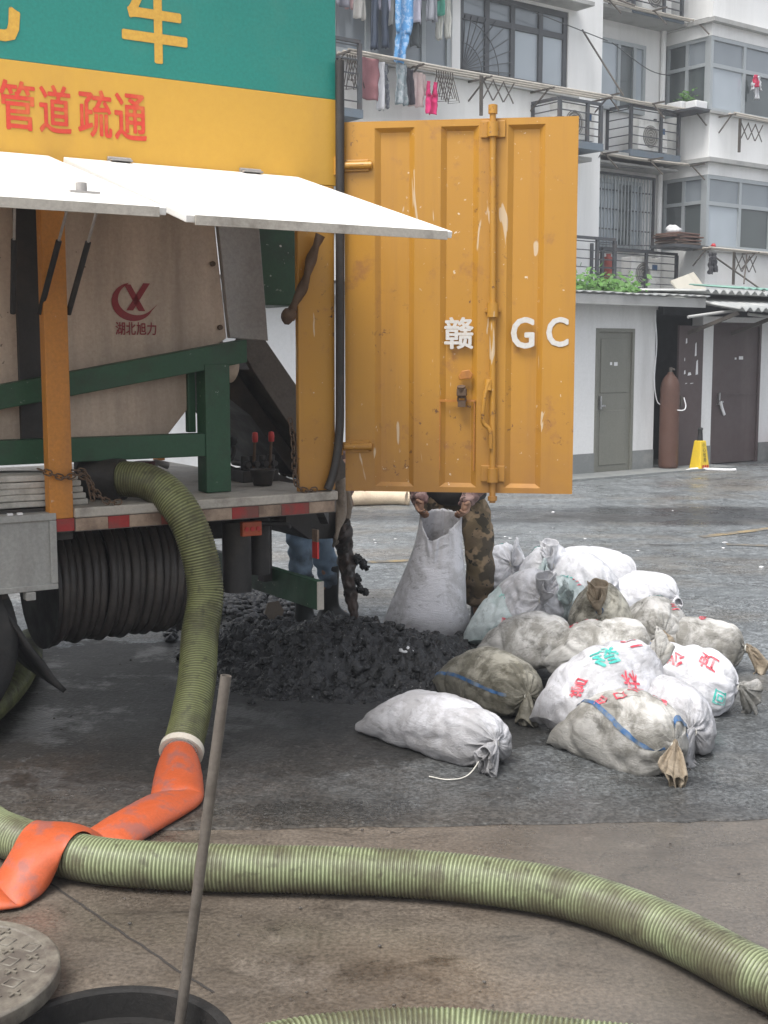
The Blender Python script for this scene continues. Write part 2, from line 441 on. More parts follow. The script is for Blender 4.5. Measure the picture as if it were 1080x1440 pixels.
# ================================================================== ground
MH = Vector((-.65, 2.845, 0)); MR = .27                   # manhole
def mat_concrete():
    t = NT('wet_concrete'); P = t.tc.outputs['Object']
    a = t.noise(.9, 8, .66)
    k = t.mix(t.ramp(a, .34, .66), (.060, .048, .037), (.168, .140, .112))
    k = t.mix(t.math('MULTIPLY', t.ramp(t.noise(3.4, 8, .72, dist=1.0, stretch=(.6, 1.4, 1)), .52, .66), .85), k, (.042, .034, .027))
    k = t.mix(t.math('MULTIPLY', t.ramp(t.noise(7, 6, .75), .60, .68), .8), k, (.034, .028, .024))
    k = t.mix(t.math('MULTIPLY', t.ramp(t.noise(2.1, 6, .7), .56, .72), .6), k, (.24, .205, .17))
    k = t.mix(.28, k, t.ramp(t.noise(75, 1.5, .6), .34, .66), 'OVERLAY')
    cv = t.n('TexVoronoi', feature='DISTANCE_TO_EDGE', Scale=.9); wv = t.n('VectorMath', operation='ADD'); nz = t.n('TexNoise', Scale=2.5, Detail=5.0); t.l(P, nz.inputs['Vector'])
    t.l(P, wv.inputs[0]); t.l(nz.outputs['Color'], wv.inputs[1]); t.l(wv.outputs[0], cv.inputs['Vector'])
    crk = t.math('MULTIPLY', t.ramp(cv.outputs['Distance'], .0, .006, (1, 1, 1, 1), (0, 0, 0, 1)), t.ramp(t.noise(1.1, 3), .52, .60))
    k = t.mix(t.math('MULTIPLY', crk, .8), k, (.03, .025, .02))
    gx = t.n('SeparateXYZ'); t.l(P, gx.inputs[0])
    gr = t.ramp(t.math('ADD', t.math('MULTIPLY', gx.outputs[0], .8), t.noise(1.5, 4)), .7, 1.4)
    k = t.mix(t.math('MULTIPLY', gr, .30), k, (.145, .138, .125))
    t.color(k)
    t.l(t.ramp(t.noise(1.7, 6, .65), .38, .62, (.14,) * 3 + (1,), (.55,) * 3 + (1,)), t.b.inputs['Roughness'])
    h = t.math('ADD', t.noise(70, 2, .6), t.math('MULTIPLY', t.noise(8, 5, .6), .9))
    t.bump(h, .35, .005)
    return t.m
def mat_asphalt():
    t = NT('wet_asphalt'); P = t.tc.outputs['Object']
    k = t.mix(t.noise(.7, 7, .65), (.112, .122, .126), (.20, .212, .217))
    k = t.mix(.42, k, t.ramp(t.noise(85, 1.5, .6), .36, .64), 'OVERLAY')
    k = t.mix(.22, k, t.ramp(t.noise(14, 3, .6), .40, .62), 'OVERLAY')
    # bands of brown silt and of dark wet dirt dragged along the yard
    d1 = t.ramp(t.noise(.9, 7, .64, stretch=(.6, 1., 1)), .48, .62)
    k = t.mix(t.math('MULTIPLY', d1, .55), k, (.165, .142, .112))
    d2 = t.ramp(t.noise(1.1, 8, .70, stretch=(.6, 1.1, 1), dist=.6), .56, .66)
    k = t.mix(t.math('MULTIPLY', d2, .8), k, (.026, .027, .029))
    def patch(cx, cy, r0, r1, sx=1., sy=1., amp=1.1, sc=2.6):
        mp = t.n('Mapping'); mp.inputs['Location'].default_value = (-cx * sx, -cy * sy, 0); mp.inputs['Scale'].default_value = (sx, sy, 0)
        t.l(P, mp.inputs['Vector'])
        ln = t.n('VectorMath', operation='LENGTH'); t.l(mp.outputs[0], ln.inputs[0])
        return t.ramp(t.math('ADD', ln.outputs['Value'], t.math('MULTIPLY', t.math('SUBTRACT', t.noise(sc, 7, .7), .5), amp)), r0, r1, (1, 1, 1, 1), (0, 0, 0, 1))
    # sludge washed out round the heap, ground darker below the tail of the truck
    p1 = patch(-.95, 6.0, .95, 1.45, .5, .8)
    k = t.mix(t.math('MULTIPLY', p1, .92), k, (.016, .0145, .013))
    p2 = patch(-.9, 4.75, .30, 1.0, .6, 1.5, 1.5, 3.4)
    k = t.mix(t.math('MULTIPLY', p2, .8), k, (.050, .037, .028))
    p5 = patch(-.30, 4.42, .16, .30, .62, 1.5, .5, 3.0)
    k = t.mix(t.math('MULTIPLY', p5, .8), k, (.020, .018, .016))
    p6 = patch(.2, 4.15, .25, .95, .22, 1.5, 1.5, 2.4)
    k = t.mix(t.math('MULTIPLY', p6, .75), k, (.072, .060, .048))
    p3 = patch(.55, 5.5, .75, 1.55, .5, .62, 1.2)
    k = t.mix(t.math('MULTIPLY', p3, .58), k, (.040, .041, .040))
    p4 = patch(2.4, 13.0, .6, 1.2, .25, 1.1, 1.6, 1.8)
    k = t.mix(t.math('MULTIPLY', p4, .75), k, (.035, .036, .038))
    k = t.mix(.22, k, t.ramp(t.noise(3.2, 7, .7, dist=.7), .36, .66), 'OVERLAY')
    k = t.mix(.40, k, t.ramp(t.noise(70, 2, .6), .36, .64), 'OVERLAY')
    spk = t.ramp(t.noise(46, 1, .5), .70, .73)
    k = t.mix(t.math('MULTIPLY', spk, .25), k, (.24, .24, .23))
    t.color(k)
    wet = t.ramp(t.noise(.8, 7, .68, stretch=(.7, 1., 1)), .42, .60, (.26,) * 3 + (1,), (.62,) * 3 + (1,))
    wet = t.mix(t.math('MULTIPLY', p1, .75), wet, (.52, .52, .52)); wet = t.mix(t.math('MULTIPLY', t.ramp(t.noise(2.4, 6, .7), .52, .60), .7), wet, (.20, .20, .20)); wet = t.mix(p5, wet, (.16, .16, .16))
    t.l(wet, t.b.inputs['Roughness']); t.b.inputs['Specular IOR Level'].default_value = .32
    h = t.math('ADD', t.noise(60, 2, .6), t.math('MULTIPLY', t.noise(9, 5, .6), .9))
    t.bump(h, .40, .006)
    return t.m
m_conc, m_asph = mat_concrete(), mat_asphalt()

mb = MB()                                                 # concrete sheet out to the horizon, with the manhole cut out
N = 48
ring = [(MH.x + MR * cos(2 * pi * k / N), MH.y + MR * sin(2 * pi * k / N), 0) for k in range(N)]
sq = []
for k in range(N):
    a = 2 * pi * k / N; c_, s_ = cos(a), sin(a); q = max(abs(c_), abs(s_))
    sq.append((MH.x + 1.2 * c_ / q, MH.y + 1.2 * s_ / q, 0))
far = [(MH.x + (x - MH.x) * 120, MH.y + (y - MH.y) * 120, 0) for x, y, _ in sq]
mb.add(ring + sq + far, [(k, (k + 1) % N, N + (k + 1) % N, N + k) for k in range(N)] + [(N + k, N + (k + 1) % N, 2 * N + (k + 1) % N, 2 * N + k) for k in range(N)])
tag(mb.build('ground', m_conc), 'brown wet concrete ground in front of the truck', kind='structure')

mb = MB()                                                 # asphalt overlay with a ragged front edge
edge = []
xs = [-11, -9, -6] + [-3 + i * .07 for i in range(100)] + [5, 7, 9, 11]
for x in xs:
    base = 4.30 + .055 * x if abs(x) < 5 else 4.30 + .055 * math.copysign(5, x)
    if x < -.75: base += min(.25, (-.75 - x) * .3)
    edge.append((x, base + .035 * noise.noise((x * 2.3, 0, 1)) + .018 * noise.noise((x * 11, 4, 2)), .006))
n = len(edge)
mb.add([(x, y - .012, .001) for x, y, _ in edge] + edge + [(x * 12, 145, .006) for x, _, _ in edge],
       [(i, i + 1, n + i + 1, n + i) for i in range(n - 1)] + [(n + i, n + i + 1, 2 * n + i + 1, 2 * n + i) for i in range(n - 1)])
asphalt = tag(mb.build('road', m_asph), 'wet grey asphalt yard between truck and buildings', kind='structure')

m_joint = M('joint_dirt', (.035, .03, .026), .8)
mb = MB(); path = [(-1.054, 3.825), (-.8, 3.53), (-.551, 3.243), (-.43, 3.11)]     # saw-cut joint in the concrete
L_, R_ = [], []
for i in range(len(path) - 1):
    for k in range(12):
        f = k / 12; x = path[i][0] * (1 - f) + path[i + 1][0] * f; y = path[i][1] * (1 - f) + path[i + 1][1] * f
        j = .004 * noise.noise((x * 30, y * 30, 0)); L_.append((x + j - .004, y + j, .002)); R_.append((x + j + .004, y + j + .003, .002))
mb.add(L_ + R_, [(i, i + 1, len(L_) + i + 1, len(L_) + i) for i in range(len(L_) - 1)])
tag(mb.build('ground_joint', m_joint), 'thin dark joint line across the concrete beside the manhole', kind='structure')

for nm, pts, lb in (('road_marking', [(2.86, 11.35), (3.70, 11.95), (3.72, 12.10), (2.84, 11.47)], 'longer faded yellow parking line on the asphalt'),
                    ('road_marking', [(2.95, 10.90), (3.35, 10.80), (3.42, 10.89), (2.97, 11.0)], 'short faded yellow line stub on the asphalt'),
                    ('road_marking', [(-.35, 9.9), (.6, 10.1), (.6, 10.22), (-.35, 10.0)], 'faint worn yellow line on asphalt behind the rear door')):
    mb = MB().add([(x, y, .011) for x, y in pts], [(0, 1, 2, 3)])
    tag(mb.build(nm, m_linepaint), lb, kind='structure')

# manhole ring and shaft
fr = empty('manhole', MH)
tag(fr, 'open round manhole with black iron rim in concrete', 'manhole')
MB().lathe([(.30, -.02), (.30, .006), (.295, .012), (.278, .012), (.27, .006), (.268, -.06), (.243, -.064), (.243, -.10), (.272, -.105)], seg=64, smooth=False).build('rim', m_iron, fr)
MB().lathe([(.272, -.105), (.31, -.3), (.33, -1.4), (.0, -1.41)], seg=48).build('shaft', M('slimed_shaft', (.010, .008, .007), .9, var=.4, bump=.4, spec=.1), fr)
MB().lathe([(.0, -.95), (.32, -.95)], seg=32).build('sludge_water', M('manhole_sludge', (.02, .016, .014), .5, var=.3, bump=.2, bscale=14), fr)

# manhole cover, lying beside the hole
cv = empty('manhole_cover', (-1.13, 3.08, .022)); cv.rotation_euler = (radians(1.0), radians(-1.0), radians(20))
tag(cv, 'round grey composite manhole cover with raised crosses, lifted beside the hole', 'manhole cover')
MB().lathe([(0, 0), (.285, 0), (.30, .01), (.302, .05), (.296, .056), (.268, .056), (.266, .052), (0, .052)], seg=72).build('cover_body', m_cover, cv, .002)
mb_c = MB().beam((-.018, 0, .0535), (.018, 0, .0535), .007, .007).beam((0, -.018, .0538), (0, .018, .0538), .007, .007).mesh('cross', m_cover)
mb_s = MB().torus((0, 0, .0525), .026, .0035, seg=4, sr=4).mesh('stud_ring', m_cover)
for i in range(-4, 5):
    for j in range(-4, 5):
        x, y = i * .058, j * .058
        if math.hypot(x, y) < .25 and not (abs(i) <= 1 and abs(j) <= 0):
            o = link('cross' if (i + j) % 2 == 0 else 'stud_ring', mb_c if (i + j) % 2 == 0 else mb_s, cv); o.location = (x, y, 0); o.rotation_euler = (0, 0, pi / 4 if (i + j) % 2 == 0 else 0)
MB().box(-.08, .08, -.022, .022, .05, .0555).build('name_plate', m_cover, cv, .002)

# ================================================================== truck
truck = empty('sewage_truck', T_O, T_A)
tag(truck, 'orange and green box truck for sewer cleaning with open white side hatches', 'truck')
X0 = -3.3
box('side_panel', m_panel, truck, (X0, 0, 0, .03, 2.40, 2.783), .003)
tag(bpy.data.objects['side_panel'], 'orange side panel with red characters')
tag(box('side_panel', m_green, truck, (X0, 0, .0, .03, 2.783, 3.36), .003), 'green upper side panel with gold characters')
box('roof', m_orange, truck, (X0, 0, .031, 2.13, 3.33, 3.36))
box('side_panel', m_orange_worn, truck, (X0, 0, 2.10, 2.13, 2.40, 3.329))
box('side_panel', m_orange_worn, truck, (X0, -1.7, 2.10, 2.13, 1.0, 2.399))
box('bulkhead', m_orange_worn, truck, (X0, X0 + .03, .031, 2.099, 1.0, 3.329))
box('rear_post', m_orange, truck, (-.205, -.012, 0, .03, 1.003, 2.399), .004)
box('rear_post', m_orange_worn, truck, (-.06, -.012, .031, .09, 1.003, 3.329))
box('rear_post', m_orange_worn, truck, (-.06, -.012, 2.03, 2.099, 1.003, 3.329))
box('rear_header', m_orange_worn, truck, (-.06, -.012, .091, 2.029, 2.9, 3.329))
po = box('side_post', m_orange_worn, truck, (-1.385, -1.285, -.012, .05, .957, 2.399), .004)
box('reflector', m_redref, po, (-1.386, -1.284, -.0145, -.0125, .905, .957))
box('post_foot', m_dsteel, po, (-1.38, -1.29, -.0125, .05, .90, .956))

letter('车', -1.013, -.734, 2.845, 3.235, -.002, m_gold, truck, bold=.022)
letter('化', -1.80, -1.445, 2.848, 3.235, -.002, m_gold, truck, bold=.022)
for ch, a, b in (('管', -1.53, -1.392), ('道', -1.372, -1.245), ('疏', -1.212, -1.073), ('通', -1.057, -.922)):
    letter(ch, a, b, 2.518, 2.703, -.002, m_redtxt, truck, bold=.022)

# hatches, hinged at the top of their openings and held up by gas struts
def hatch(x0, x1, lab, y1=-1.20, z1=2.065):
    zt, th = 2.40, .026
    d = Vector((0, y1, z1 - zt)).normalized(); nn = Vector((0, -d.z, d.y)); nn = nn if nn.z > 0 else -nn
    a = Vector((0, -.006, zt)); b = Vector((0, y1, z1)); o = nn * th
    mbh = MB()
    q = [(x0, a), (x1, a), (x1, b), (x0, b)]
    vs_ = [(x, p.y, p.z) for x, p in q] + [(x, (p + o).y, (p + o).z) for x, p in q]
    mbh.add(vs_, [(0, 1, 2, 3), (7, 6, 5, 4), (0, 4, 5, 1), (1, 5, 6, 2), (2, 6, 7, 3), (3, 7, 4, 0)])
    h = mbh.build('side_hatch', m_hatch, truck, .003); tag(h, lab)
    for f in (.22, .78):
        x = x0 + (x1 - x0) * f
        MB().tube([(x - .05, -.012, zt + .035), (x + .05, -.012, zt + .035)], .009, 8).box(x - .045, x + .045, -.05, -.012, zt + .024, zt + .030).build('hinge', m_plate, h)
    e = b + o * .5
    MB().box(x0 + .03, x1 - .03, e.y - .012, e.y - .004, e.z - .02, e.z + .012).build('edge_trim', m_deck, h)
    return h
h2 = hatch(-1.284, -.208, 'white raised hatch nearer the rear door')
h1 = hatch(-2.6, -1.345, 'white raised hatch toward the cab', -1.185, 2.085)
mb = MB().box(-1.60, -1.50, -1.0, -.93, 2.158, 2.17).tube([(-1.55, -.96, 2.165), (-1.55, -.96, 2.20)], .02, 8); mb.build('hatch_lock', m_plate, h1)
for p, q in (((-1.50, .02, 1.80), (-1.57, -.30, 2.30)), ((-1.388, .03, 1.80), (-1.33, -.28, 2.31)), ((-1.272, .02, 1.80), (-1.21, -.28, 2.31))):
    p, q = Vector(p), Vector(q); m_ = p + (q - p) * .55
    s_ = MB().tube([p, m_], .012, 10).build('gas_strut', m_black, truck)
    MB().tube([m_, q], .006, 8).build('strut_rod', m_plate, s_)

# tank, frame and machinery seen through the openings
tank = MB().prism([(X0 + .1, 2.36), (-.475, 2.36), (-.41, 1.71), (-.60, 1.60), (-.60, 1.40), (-.74, 1.24), (X0 + .1, 1.2)], .32, 1.55).build('separator_tank', m_tank, truck, .006)
tag(tank, 'beige steel separator tank with maroon emblem')
mbL = MB()                                                # crescent and crossed strokes of the emblem
out_, in_ = [], []
for k in range(25):
    a = radians(100 + k * (255 - 10) / 24)
    out_.append((-.872 + .100 * cos(a), 1.868 + .085 * sin(a)))
    w_ = .033 * sin(pi * min(1, max(0, k / 24))) ** .8
    in_.append((-.872 + (.100 - w_) * cos(a) + .002, 1.868 + (.085 - w_) * sin(a)))
out_[-1] = (-.752, 1.862)
in_[-1] = (-.752, 1.862)
mbL.add([(x, .3165, z) for x, z in out_] + [(x, .3165, z) for x, z in in_], [(i, i + 1, 26 + i, 25 + i) for i in range(24)])
for (xa, za), (xb, zb) in (((-.897, 1.945), (-.83, 1.828)), ((-.805, 1.952), (-.888, 1.83))):
    mbL.add([(xa - .016, .3163, za), (xa + .016, .3163, za), (xb + .016, .3163, zb), (xb - .016, .3163, zb)], [(0, 1, 2, 3)])
mbL.build('emblem', m_maroon, tank)
for i, ch in enumerate('湖北旭力'):
    letter(ch, -.956 + i * .0495, -.912 + i * .0495, 1.722, 1.778, .3165, m_maroon, tank, bold=.02)
MB().box(-1.40, -1.29, .29, .315, 1.2, 2.35).build('recess_shade_strip', m_dsteel, truck)  # dark strip standing in for the shade of a recess
pl = MB().prism([(-.468, 2.34), (-.255, 2.34), (-.205, 1.70), (-.405, 1.712)], .295, .33).build('cover_plate', m_plate, truck, .003)
for x, z in ((-.452, 2.05), (-.42, 1.76)):
    MB().tube([(x - .03, .315, z), (x - .03, .30, z)], .012, 8).build('bolt', m_rust, tank)
zs = lambda x: 1.512 + .172 * (x + 1.483)
MB().prism([(X0 + .1, zs(X0 + .1) - .095), (-.365, zs(-.365) - .105), (-.365, zs(-.365)), (X0 + .1, zs(X0 + .1))], .20, .29).build('frame_beam', m_dgreen, truck, .004)
box('frame_beam', m_dgreen, truck, (X0 + .1, -.583, .20, .29, 1.172, 1.276), .004)
box('frame_post', m_dgreen, truck, (-.582, -.458, .195, .295, 1.003, 1.592), .004)
box('frame_post', m_dgreen, truck, (-.62, -.583, .30, .34, 1.277, 1.6), .004)
# conveyor trough leaning down to the tail
tr = MB().prism([(-.19, 1.70), (-.15, 1.75), (-.055, 1.74), (.19, 1.42), (.48, 1.0), (.34, .95), (-.10, 1.55)], .66, .70).prism([(-.19, 1.70), (-.15, 1.75), (-.055, 1.74), (.19, 1.42), (.48, 1.0), (.34, .95), (-.10, 1.55)], 1.16, 1.20).prism([(-.10, 1.56), (-.06, 1.60), (.40, .99), (.36, .95)], .701, 1.159).build('discharge_trough', m_msteel, truck, .004)
MB().prism([(-.40, 1.60), (-.14, 1.56), (.30, .98), (.20, 1.0), (-.05, 1.32), (-.32, 1.52)], .80, 1.5).build('inner_dark_body', m_dsteel, truck)  # dark solid filling the darker area behind the trough
MB().tube([(-.44, .36, 1.58), (-.36, .36, 1.56)], .06, 16).build('auger_flange', m_tank, truck)
gb = box('hydraulic_tank', m_dgreen, truck, (-.035, .215, .72, 1.1, 1.885, 2.5), .008)
box('mounting_bracket', m_dsteel, truck, (-.30, -.05, 1.2, 1.5, 2.0, 2.4))
# control valves, levers and a bucket on the deck
vb = MB().box(-.22, -.02, .55, .75, 1.0, 1.06)
for i in range(4): vb.tube([(-.19 + i * .05, .6, 1.05), (-.19 + i * .05, .6, 1.13)], .02, 10).tube([(-.19 + i * .05, .55, 1.09), (-.19 + i * .05, .72, 1.09)], .016, 8)
vb.build('valve_block', m_dsteel, truck, .003)
for x, zt in ((-.138, 1.225), (-.046, 1.225)):
    lv = MB().tube([(x - .01, .58, 1.06), (x, .58, zt)], .008, 8).build('control_lever', m_rust, truck)
    MB().lathe([(0, -.028), (.014, -.026), (.016, 0), (.013, .022), (0, .026)], (x, .58, zt), 12).build('lever_knob', m_red, lv)
MB().lathe([(.0, 0), (.045, 0), (.062, .075), (.066, .078), (.06, .07), (.045, .01), (0, .008)], (-.20, .38, 1.003), 24).build('bucket', m_dsteel, truck)
MB().torus((-.30, .6, 1.16), .055, .012, 'y').tube([(-.30, .6, 1.11), (-.30, .75, 1.11)], .02, 8).build('hand_wheel', m_dsteel, truck)
MB().blob((-.33, .6, 1.08), .07, 3, sc=(.8, 1, 1.3)).build('pump_body', m_dsteel, truck)
MB().blob((-.27, .56, 1.21), .025, 5).build('valve_knob', m_black, truck)
box('pump_body', m_dsteel, truck, (-1.02, -.86, .5, .75, 1.003, 1.17), .01)
MB().tube([(-.60, .6, 1.10), (-.66, .6, 1.12), (-.70, .62, 1.05)], .018, 8).tube([(-.72, .55, 1.05), (-.62, .55, 1.05)], .03, 12).build('pipe_fitting', m_plate, truck)
MB().tube([(-.78, .45, 1.003), (-.78, .45, 1.14)], .05, 14).build('filter_can', M('dark_red_can', (.09, .015, .015), .5), truck)
# outlet stub of the big hose
MB().tube([(-1.12, .30, 1.085), (-1.00, .16, 1.09)], .092, 20).torus((-1.045, .21, 1.088), .0, .0).build('hose_outlet', m_dsteel, truck)
# deck, reflective strip, rear lamps
box('deck', m_deck, truck, (-1.284, -.014, -.03, 2.1, .958, 1.0), .006)
box('deck', m_dsteel, truck, (X0, -1.386, .051, 2.1, .958, .998))
st = box('deck_edge', m_msteel, truck, (-1.284, -.02, -.02, 0, .90, .957))
segs = [(-1.282, -1.14, m_cream), (-1.14, -1.045, m_redref), (-1.045, -.9, m_cream), (-.9, -.78, m_redref), (-.78, -.562, m_cream), (-.562, -.428, m_redref), (-.428, -.312, m_cream), (-.312, -.168, m_redref), (-.168, -.03, m_cream)]
for a, b, mm in segs: box('reflector', mm, st, (a + .001, b - .001, -.0225, -.0205, .904, .955))
tl = box('marker_lamp', m_amber, truck, (-.45, -.35, .10, .13, .80, .868), .004)
for x in (-.43, -.40, -.37): MB().tube([(x, .10, .834), (x, .095, .834)], .011, 10).build('lens_ring', m_red, tl)
# folded flat hose bundle lashed on the deck with a chain
fb = empty('folded_canvas_hose', TW(-1.19, .05, 1.002), T_A)
tag(fb, 'dirty white flat hose folded in layers on the truck deck behind the orange post', 'folded hose')
for k in range(5):
    mb = MB(); top = []; bot = []
    for i in range(16):
        x = -.75 + i * .05 - .01 * k; w = .006 * noise.noise((x * 5, k * 3.1, 0))
        top.append((x, .027 * (k + 1) - .002 + w + .012 * (x + .3) * (-.2) * k)); bot.append((x, .027 * k + w * .6))
    mb.prism(top + bot[::-1], .025 - .006 * (k % 2), .30)
    mb.build('fold', m_canvas, fb, .005)
link_me = MB().torus((0, 0, 0), .011, .0035, 'z', 14, 6, .007).mesh('chain_link', m_rust)
def chain(pts, lab):
    c = empty('chain', (0, 0, 0)); c.parent = truck; tag(c, lab)
    path = catmull(pts, .026)
    for i in range(len(path) - 1):
        o = link('chain_link', link_me, c); o.location = (path[i] + path[i + 1]) / 2
        d = (path[i + 1] - path[i]).normalized()
        o.rotation_euler = (Matrix(((1, 0, 0), (0, 1, 0), (0, 0, 1))).to_quaternion() @ d.to_track_quat('X', 'Z') @ Matrix.Rotation(pi / 2 * (i % 2), 3, 'X').to_quaternion()).to_euler()
chain([(-.224, .05, 1.34), (-.222, .03, 1.25), (-.222, .02, 1.17), (-.224, .0, 1.05), (-.19, -.02, 1.012), (-.12, -.02, 1.014)], 'rusty chain hanging beside the rear post')
chain([(-1.43, -.02, 1.17), (-1.385, -.035, 1.15), (-1.33, -.035, 1.13), (-1.27, -.035, 1.14), (-1.22, -.02, 1.11), (-1.18, -.02, 1.05), (-1.13, -.02, 1.015), (-1.06, -.02, 1.014)], 'chain lashed round the side post')
chain([(-1.29, -.035, 1.16), (-1.235, -.03, 1.145), (-1.21, -.02, 1.07), (-1.20, -.015, 1.014)], 'loose end of the lashing chain')
mb = MB(); rp = catmull([(-.115, -.05, 2.17), (-.15, -.04, 2.08), (-.19, -.03, 1.95), (-.235, -.02, 1.86), (-.26, -.01, 1.80)], .02)
mb.tube(rp, 0, 10, rfun=lambda i, th: .020 + .006 * sin(i * .9 + 2 * th)); mb.build('tie_rope', m_rust, truck)
MB().blob((-.26, -.01, 1.81), .035, 9, amp=.5).build('rope_knot', m_rust, truck)
MB().tube(catmull([(.002, -.03, 2.95), (.002, -.03, 2.6), (.0, -.03, 2.0), (-.003, -.03, 1.5), (-.006, -.03, 1.30), (-.02, -.03, 1.17), (-.045, -.03, 1.07), (-.078, -.03, 1.0)], .03), .021, 12).build('rubber_seal_bar', m_dsteel, truck)

# rear door, swung wide open
door = MB()
def rect_ring(mbx, x0, x1, z0, z1, y0, y1, w):
    a = [(x0, z0), (x1, z0), (x1, z1), (x0, z1)]; b = [(x0 + w, z0 + w * .7), (x1 - w, z0 + w * .7), (x1 - w, z1 - w * .7), (x0 + w, z1 - w * .7)]
    vs_ = [(x, y0, z) for x, z in a] + [(x, y1, z) for x, z in b]
    mbx.add(vs_, [(i, (i + 1) % 4, 4 + (i + 1) % 4, 4 + i) for i in range(4)] + [(4, 5, 6, 7)])
pans = [(.160, .343), (.463, .635), (.765, .932)]
z0d, z1d, zb, zt = .997, 2.686, 1.022, 2.656
xs_ = [.02] + [v for p in pans for v in p] + [1.078]
for i in range(0, len(xs_), 2):                      # flat bands between the pressed flutes
    door.add([(xs_[i], 0, zb), (xs_[i + 1], 0, zb), (xs_[i + 1], 0, zt), (xs_[i], 0, zt)], [(0, 1, 2, 3)])
for za, zc in ((z0d, zb), (zt, z1d)):
    for i in range(len(xs_) - 1):
        door.add([(xs_[i], 0, za), (xs_[i + 1], 0, za), (xs_[i + 1], 0, zc), (xs_[i], 0, zc)], [(0, 1, 2, 3)])
for x0, x1 in pans: rect_ring(door, x0, x1, zb, zt, 0, .022, .026)
door.add([(.02, 0, z0d), (1.078, 0, z0d), (1.078, 0, z1d), (.02, 0, z1d), (.02, .05, z0d), (1.078, .05, z0d), (1.078, .05, z1d), (.02, .05, z1d)],
         [(0, 4, 5, 1), (1, 5, 6, 2), (2, 6, 7, 3), (3, 7, 4, 0), (4, 7, 6, 5)])
dr = door.build('rear_door', m_orange, truck)
dr.location = (.02, 0, 0); dr.rotation_euler = (0, 0, radians(-8.3 - 32.6))
tag(dr, 'orange pressed-steel rear door swung open with white characters and lock rod')
def rod_x(z): return .713 - (z - 1.07) * .009
rodm = MB().tube([(rod_x(.955), -.03, .955), (rod_x(2.74), -.03, 2.74)], .0145, 14)
rodm.tube([(rod_x(.975), -.03, .965), (rod_x(.975), -.03, .985)], .022, 12).tube([(rod_x(2.72), -.03, 2.70), (rod_x(2.72), -.03, 2.738)], .021, 12)
rodm.build('lock_rod', m_orange, dr)
for z in (2.63, 1.833, 1.08):
    x = rod_x(z); w = .055 if z > 2 or z < 1.5 else .036
    MB().box(x - w, x + w, -.012, .002, z - .03 if w > .04 else z - .008, z + .045 if w > .04 else z + .012).tube([(x, -.03, z - .03), (x, -.03, z + .035)], .026, 14).build('rod_bracket', m_orange, dr, .003)
MB().tube([(.69, -.035, 1.52), (.69, -.045, 1.47)], .018, 12).tube(catmull([(.69, -.05, 1.51), (.675, -.06, 1.44), (.668, -.06, 1.36), (.672, -.055, 1.32), (.70, -.05, 1.29), (.705, -.045, 1.20)], .02), .010, 10).build('rod_handle', m_orange, dr)
for z in (2.49, 1.207):
    MB().box(.022, .135, -.014, .002, z - .026, z + .026).tube([(.02, -.016, z), (.15, -.016, z)], .017, 12).tube([(-.01, -.008, z - .04), (-.01, -.008, z + .04)], .02, 12).box(-.03, .03, -.012, .004, z - .02, z + .02).build('door_hinge', m_orange, dr, .003)
hp = MB().box(.463, .63, -.006, .002, 1.418, 1.428).box(.463, .468, -.004, .002, 1.1, 1.418).box(.622, .627, -.004, .002, 1.1, 1.418); hp.build('access_flap', m_orange_worn, dr)
pk = MB().tube([(.566, -.012, 1.44), (.566, -.03, 1.49)], .02, 10).box(.545, .59, -.04, -.002, 1.445, 1.48); pk.build('hasp', m_rust, dr, .004)
MB().torus((.568, -.02, 1.43), .018, .005, 'y').box(.55, .586, -.03, -.01, 1.395, 1.425).build('padlock', m_rust, dr)
MB().prism([(.555, 1.52), (.61, 1.525), (.617, 1.545), (.60, 1.565), (.565, 1.56), (.55, 1.535)], -.016, .002).build('keyhole_cover', m_orange_worn, dr, .003)
letter('赣', .487, .615, 1.662, 1.802, -.0025, m_wtxt, dr, bold=.03)
letter('G', .793, .891, 1.665, 1.80, -.0025, m_wtxt, dr, bold=.05)
letter('C', .953, 1.045, 1.672, 1.80, -.0025, m_wtxt, dr, bold=.05)

# tail: discharge spout with a canvas flap
MB().prism([(.05, 1.03), (.30, .93), (.47, .89), (.48, .64), (.28, .65), (.05, .82)], .78, .80).prism([(.05, 1.03), (.30, .93), (.47, .89), (.48, .64), (.28, .65), (.05, .82)], 1.30, 1.32).prism([(.05, .82), (.28, .65), (.48, .64), (.48, .66), (.29, .67), (.05, .84)], .801, 1.299).build('discharge_spout', m_dsteel, truck, .003)
mb = MB(); fl = []
for j in range(13):
    f = j / 12
    for i in range(13):
        u = i / 12
        fl.append((.40 + .15 * u * (1 - .3 * f) + .05 * sin(f * 3) + .015 * noise.noise((u * 4, f * 4, 2)), .76 + .10 * u + .03 * sin(u * 9 + f * 4), 1.02 - .44 * f * (1 - .35 * abs(u - .5)) + .02 * noise.noise((u * 3, f * 3, 7))))
mb.add(fl, [(j * 13 + i, j * 13 + i + 1, (j + 1) * 13 + i + 1, (j + 1) * 13 + i) for j in range(12) for i in range(12)], True)
fo = mb.build('spout_flap', m_tarp, truck); sm = fo.modifiers.new('solid', 'SOLIDIFY'); sm.thickness = .012
MB().beam((-.10, .02, .955), (.10, .30, .83), .04, .06).build('flap_stay', m_dsteel, truck)
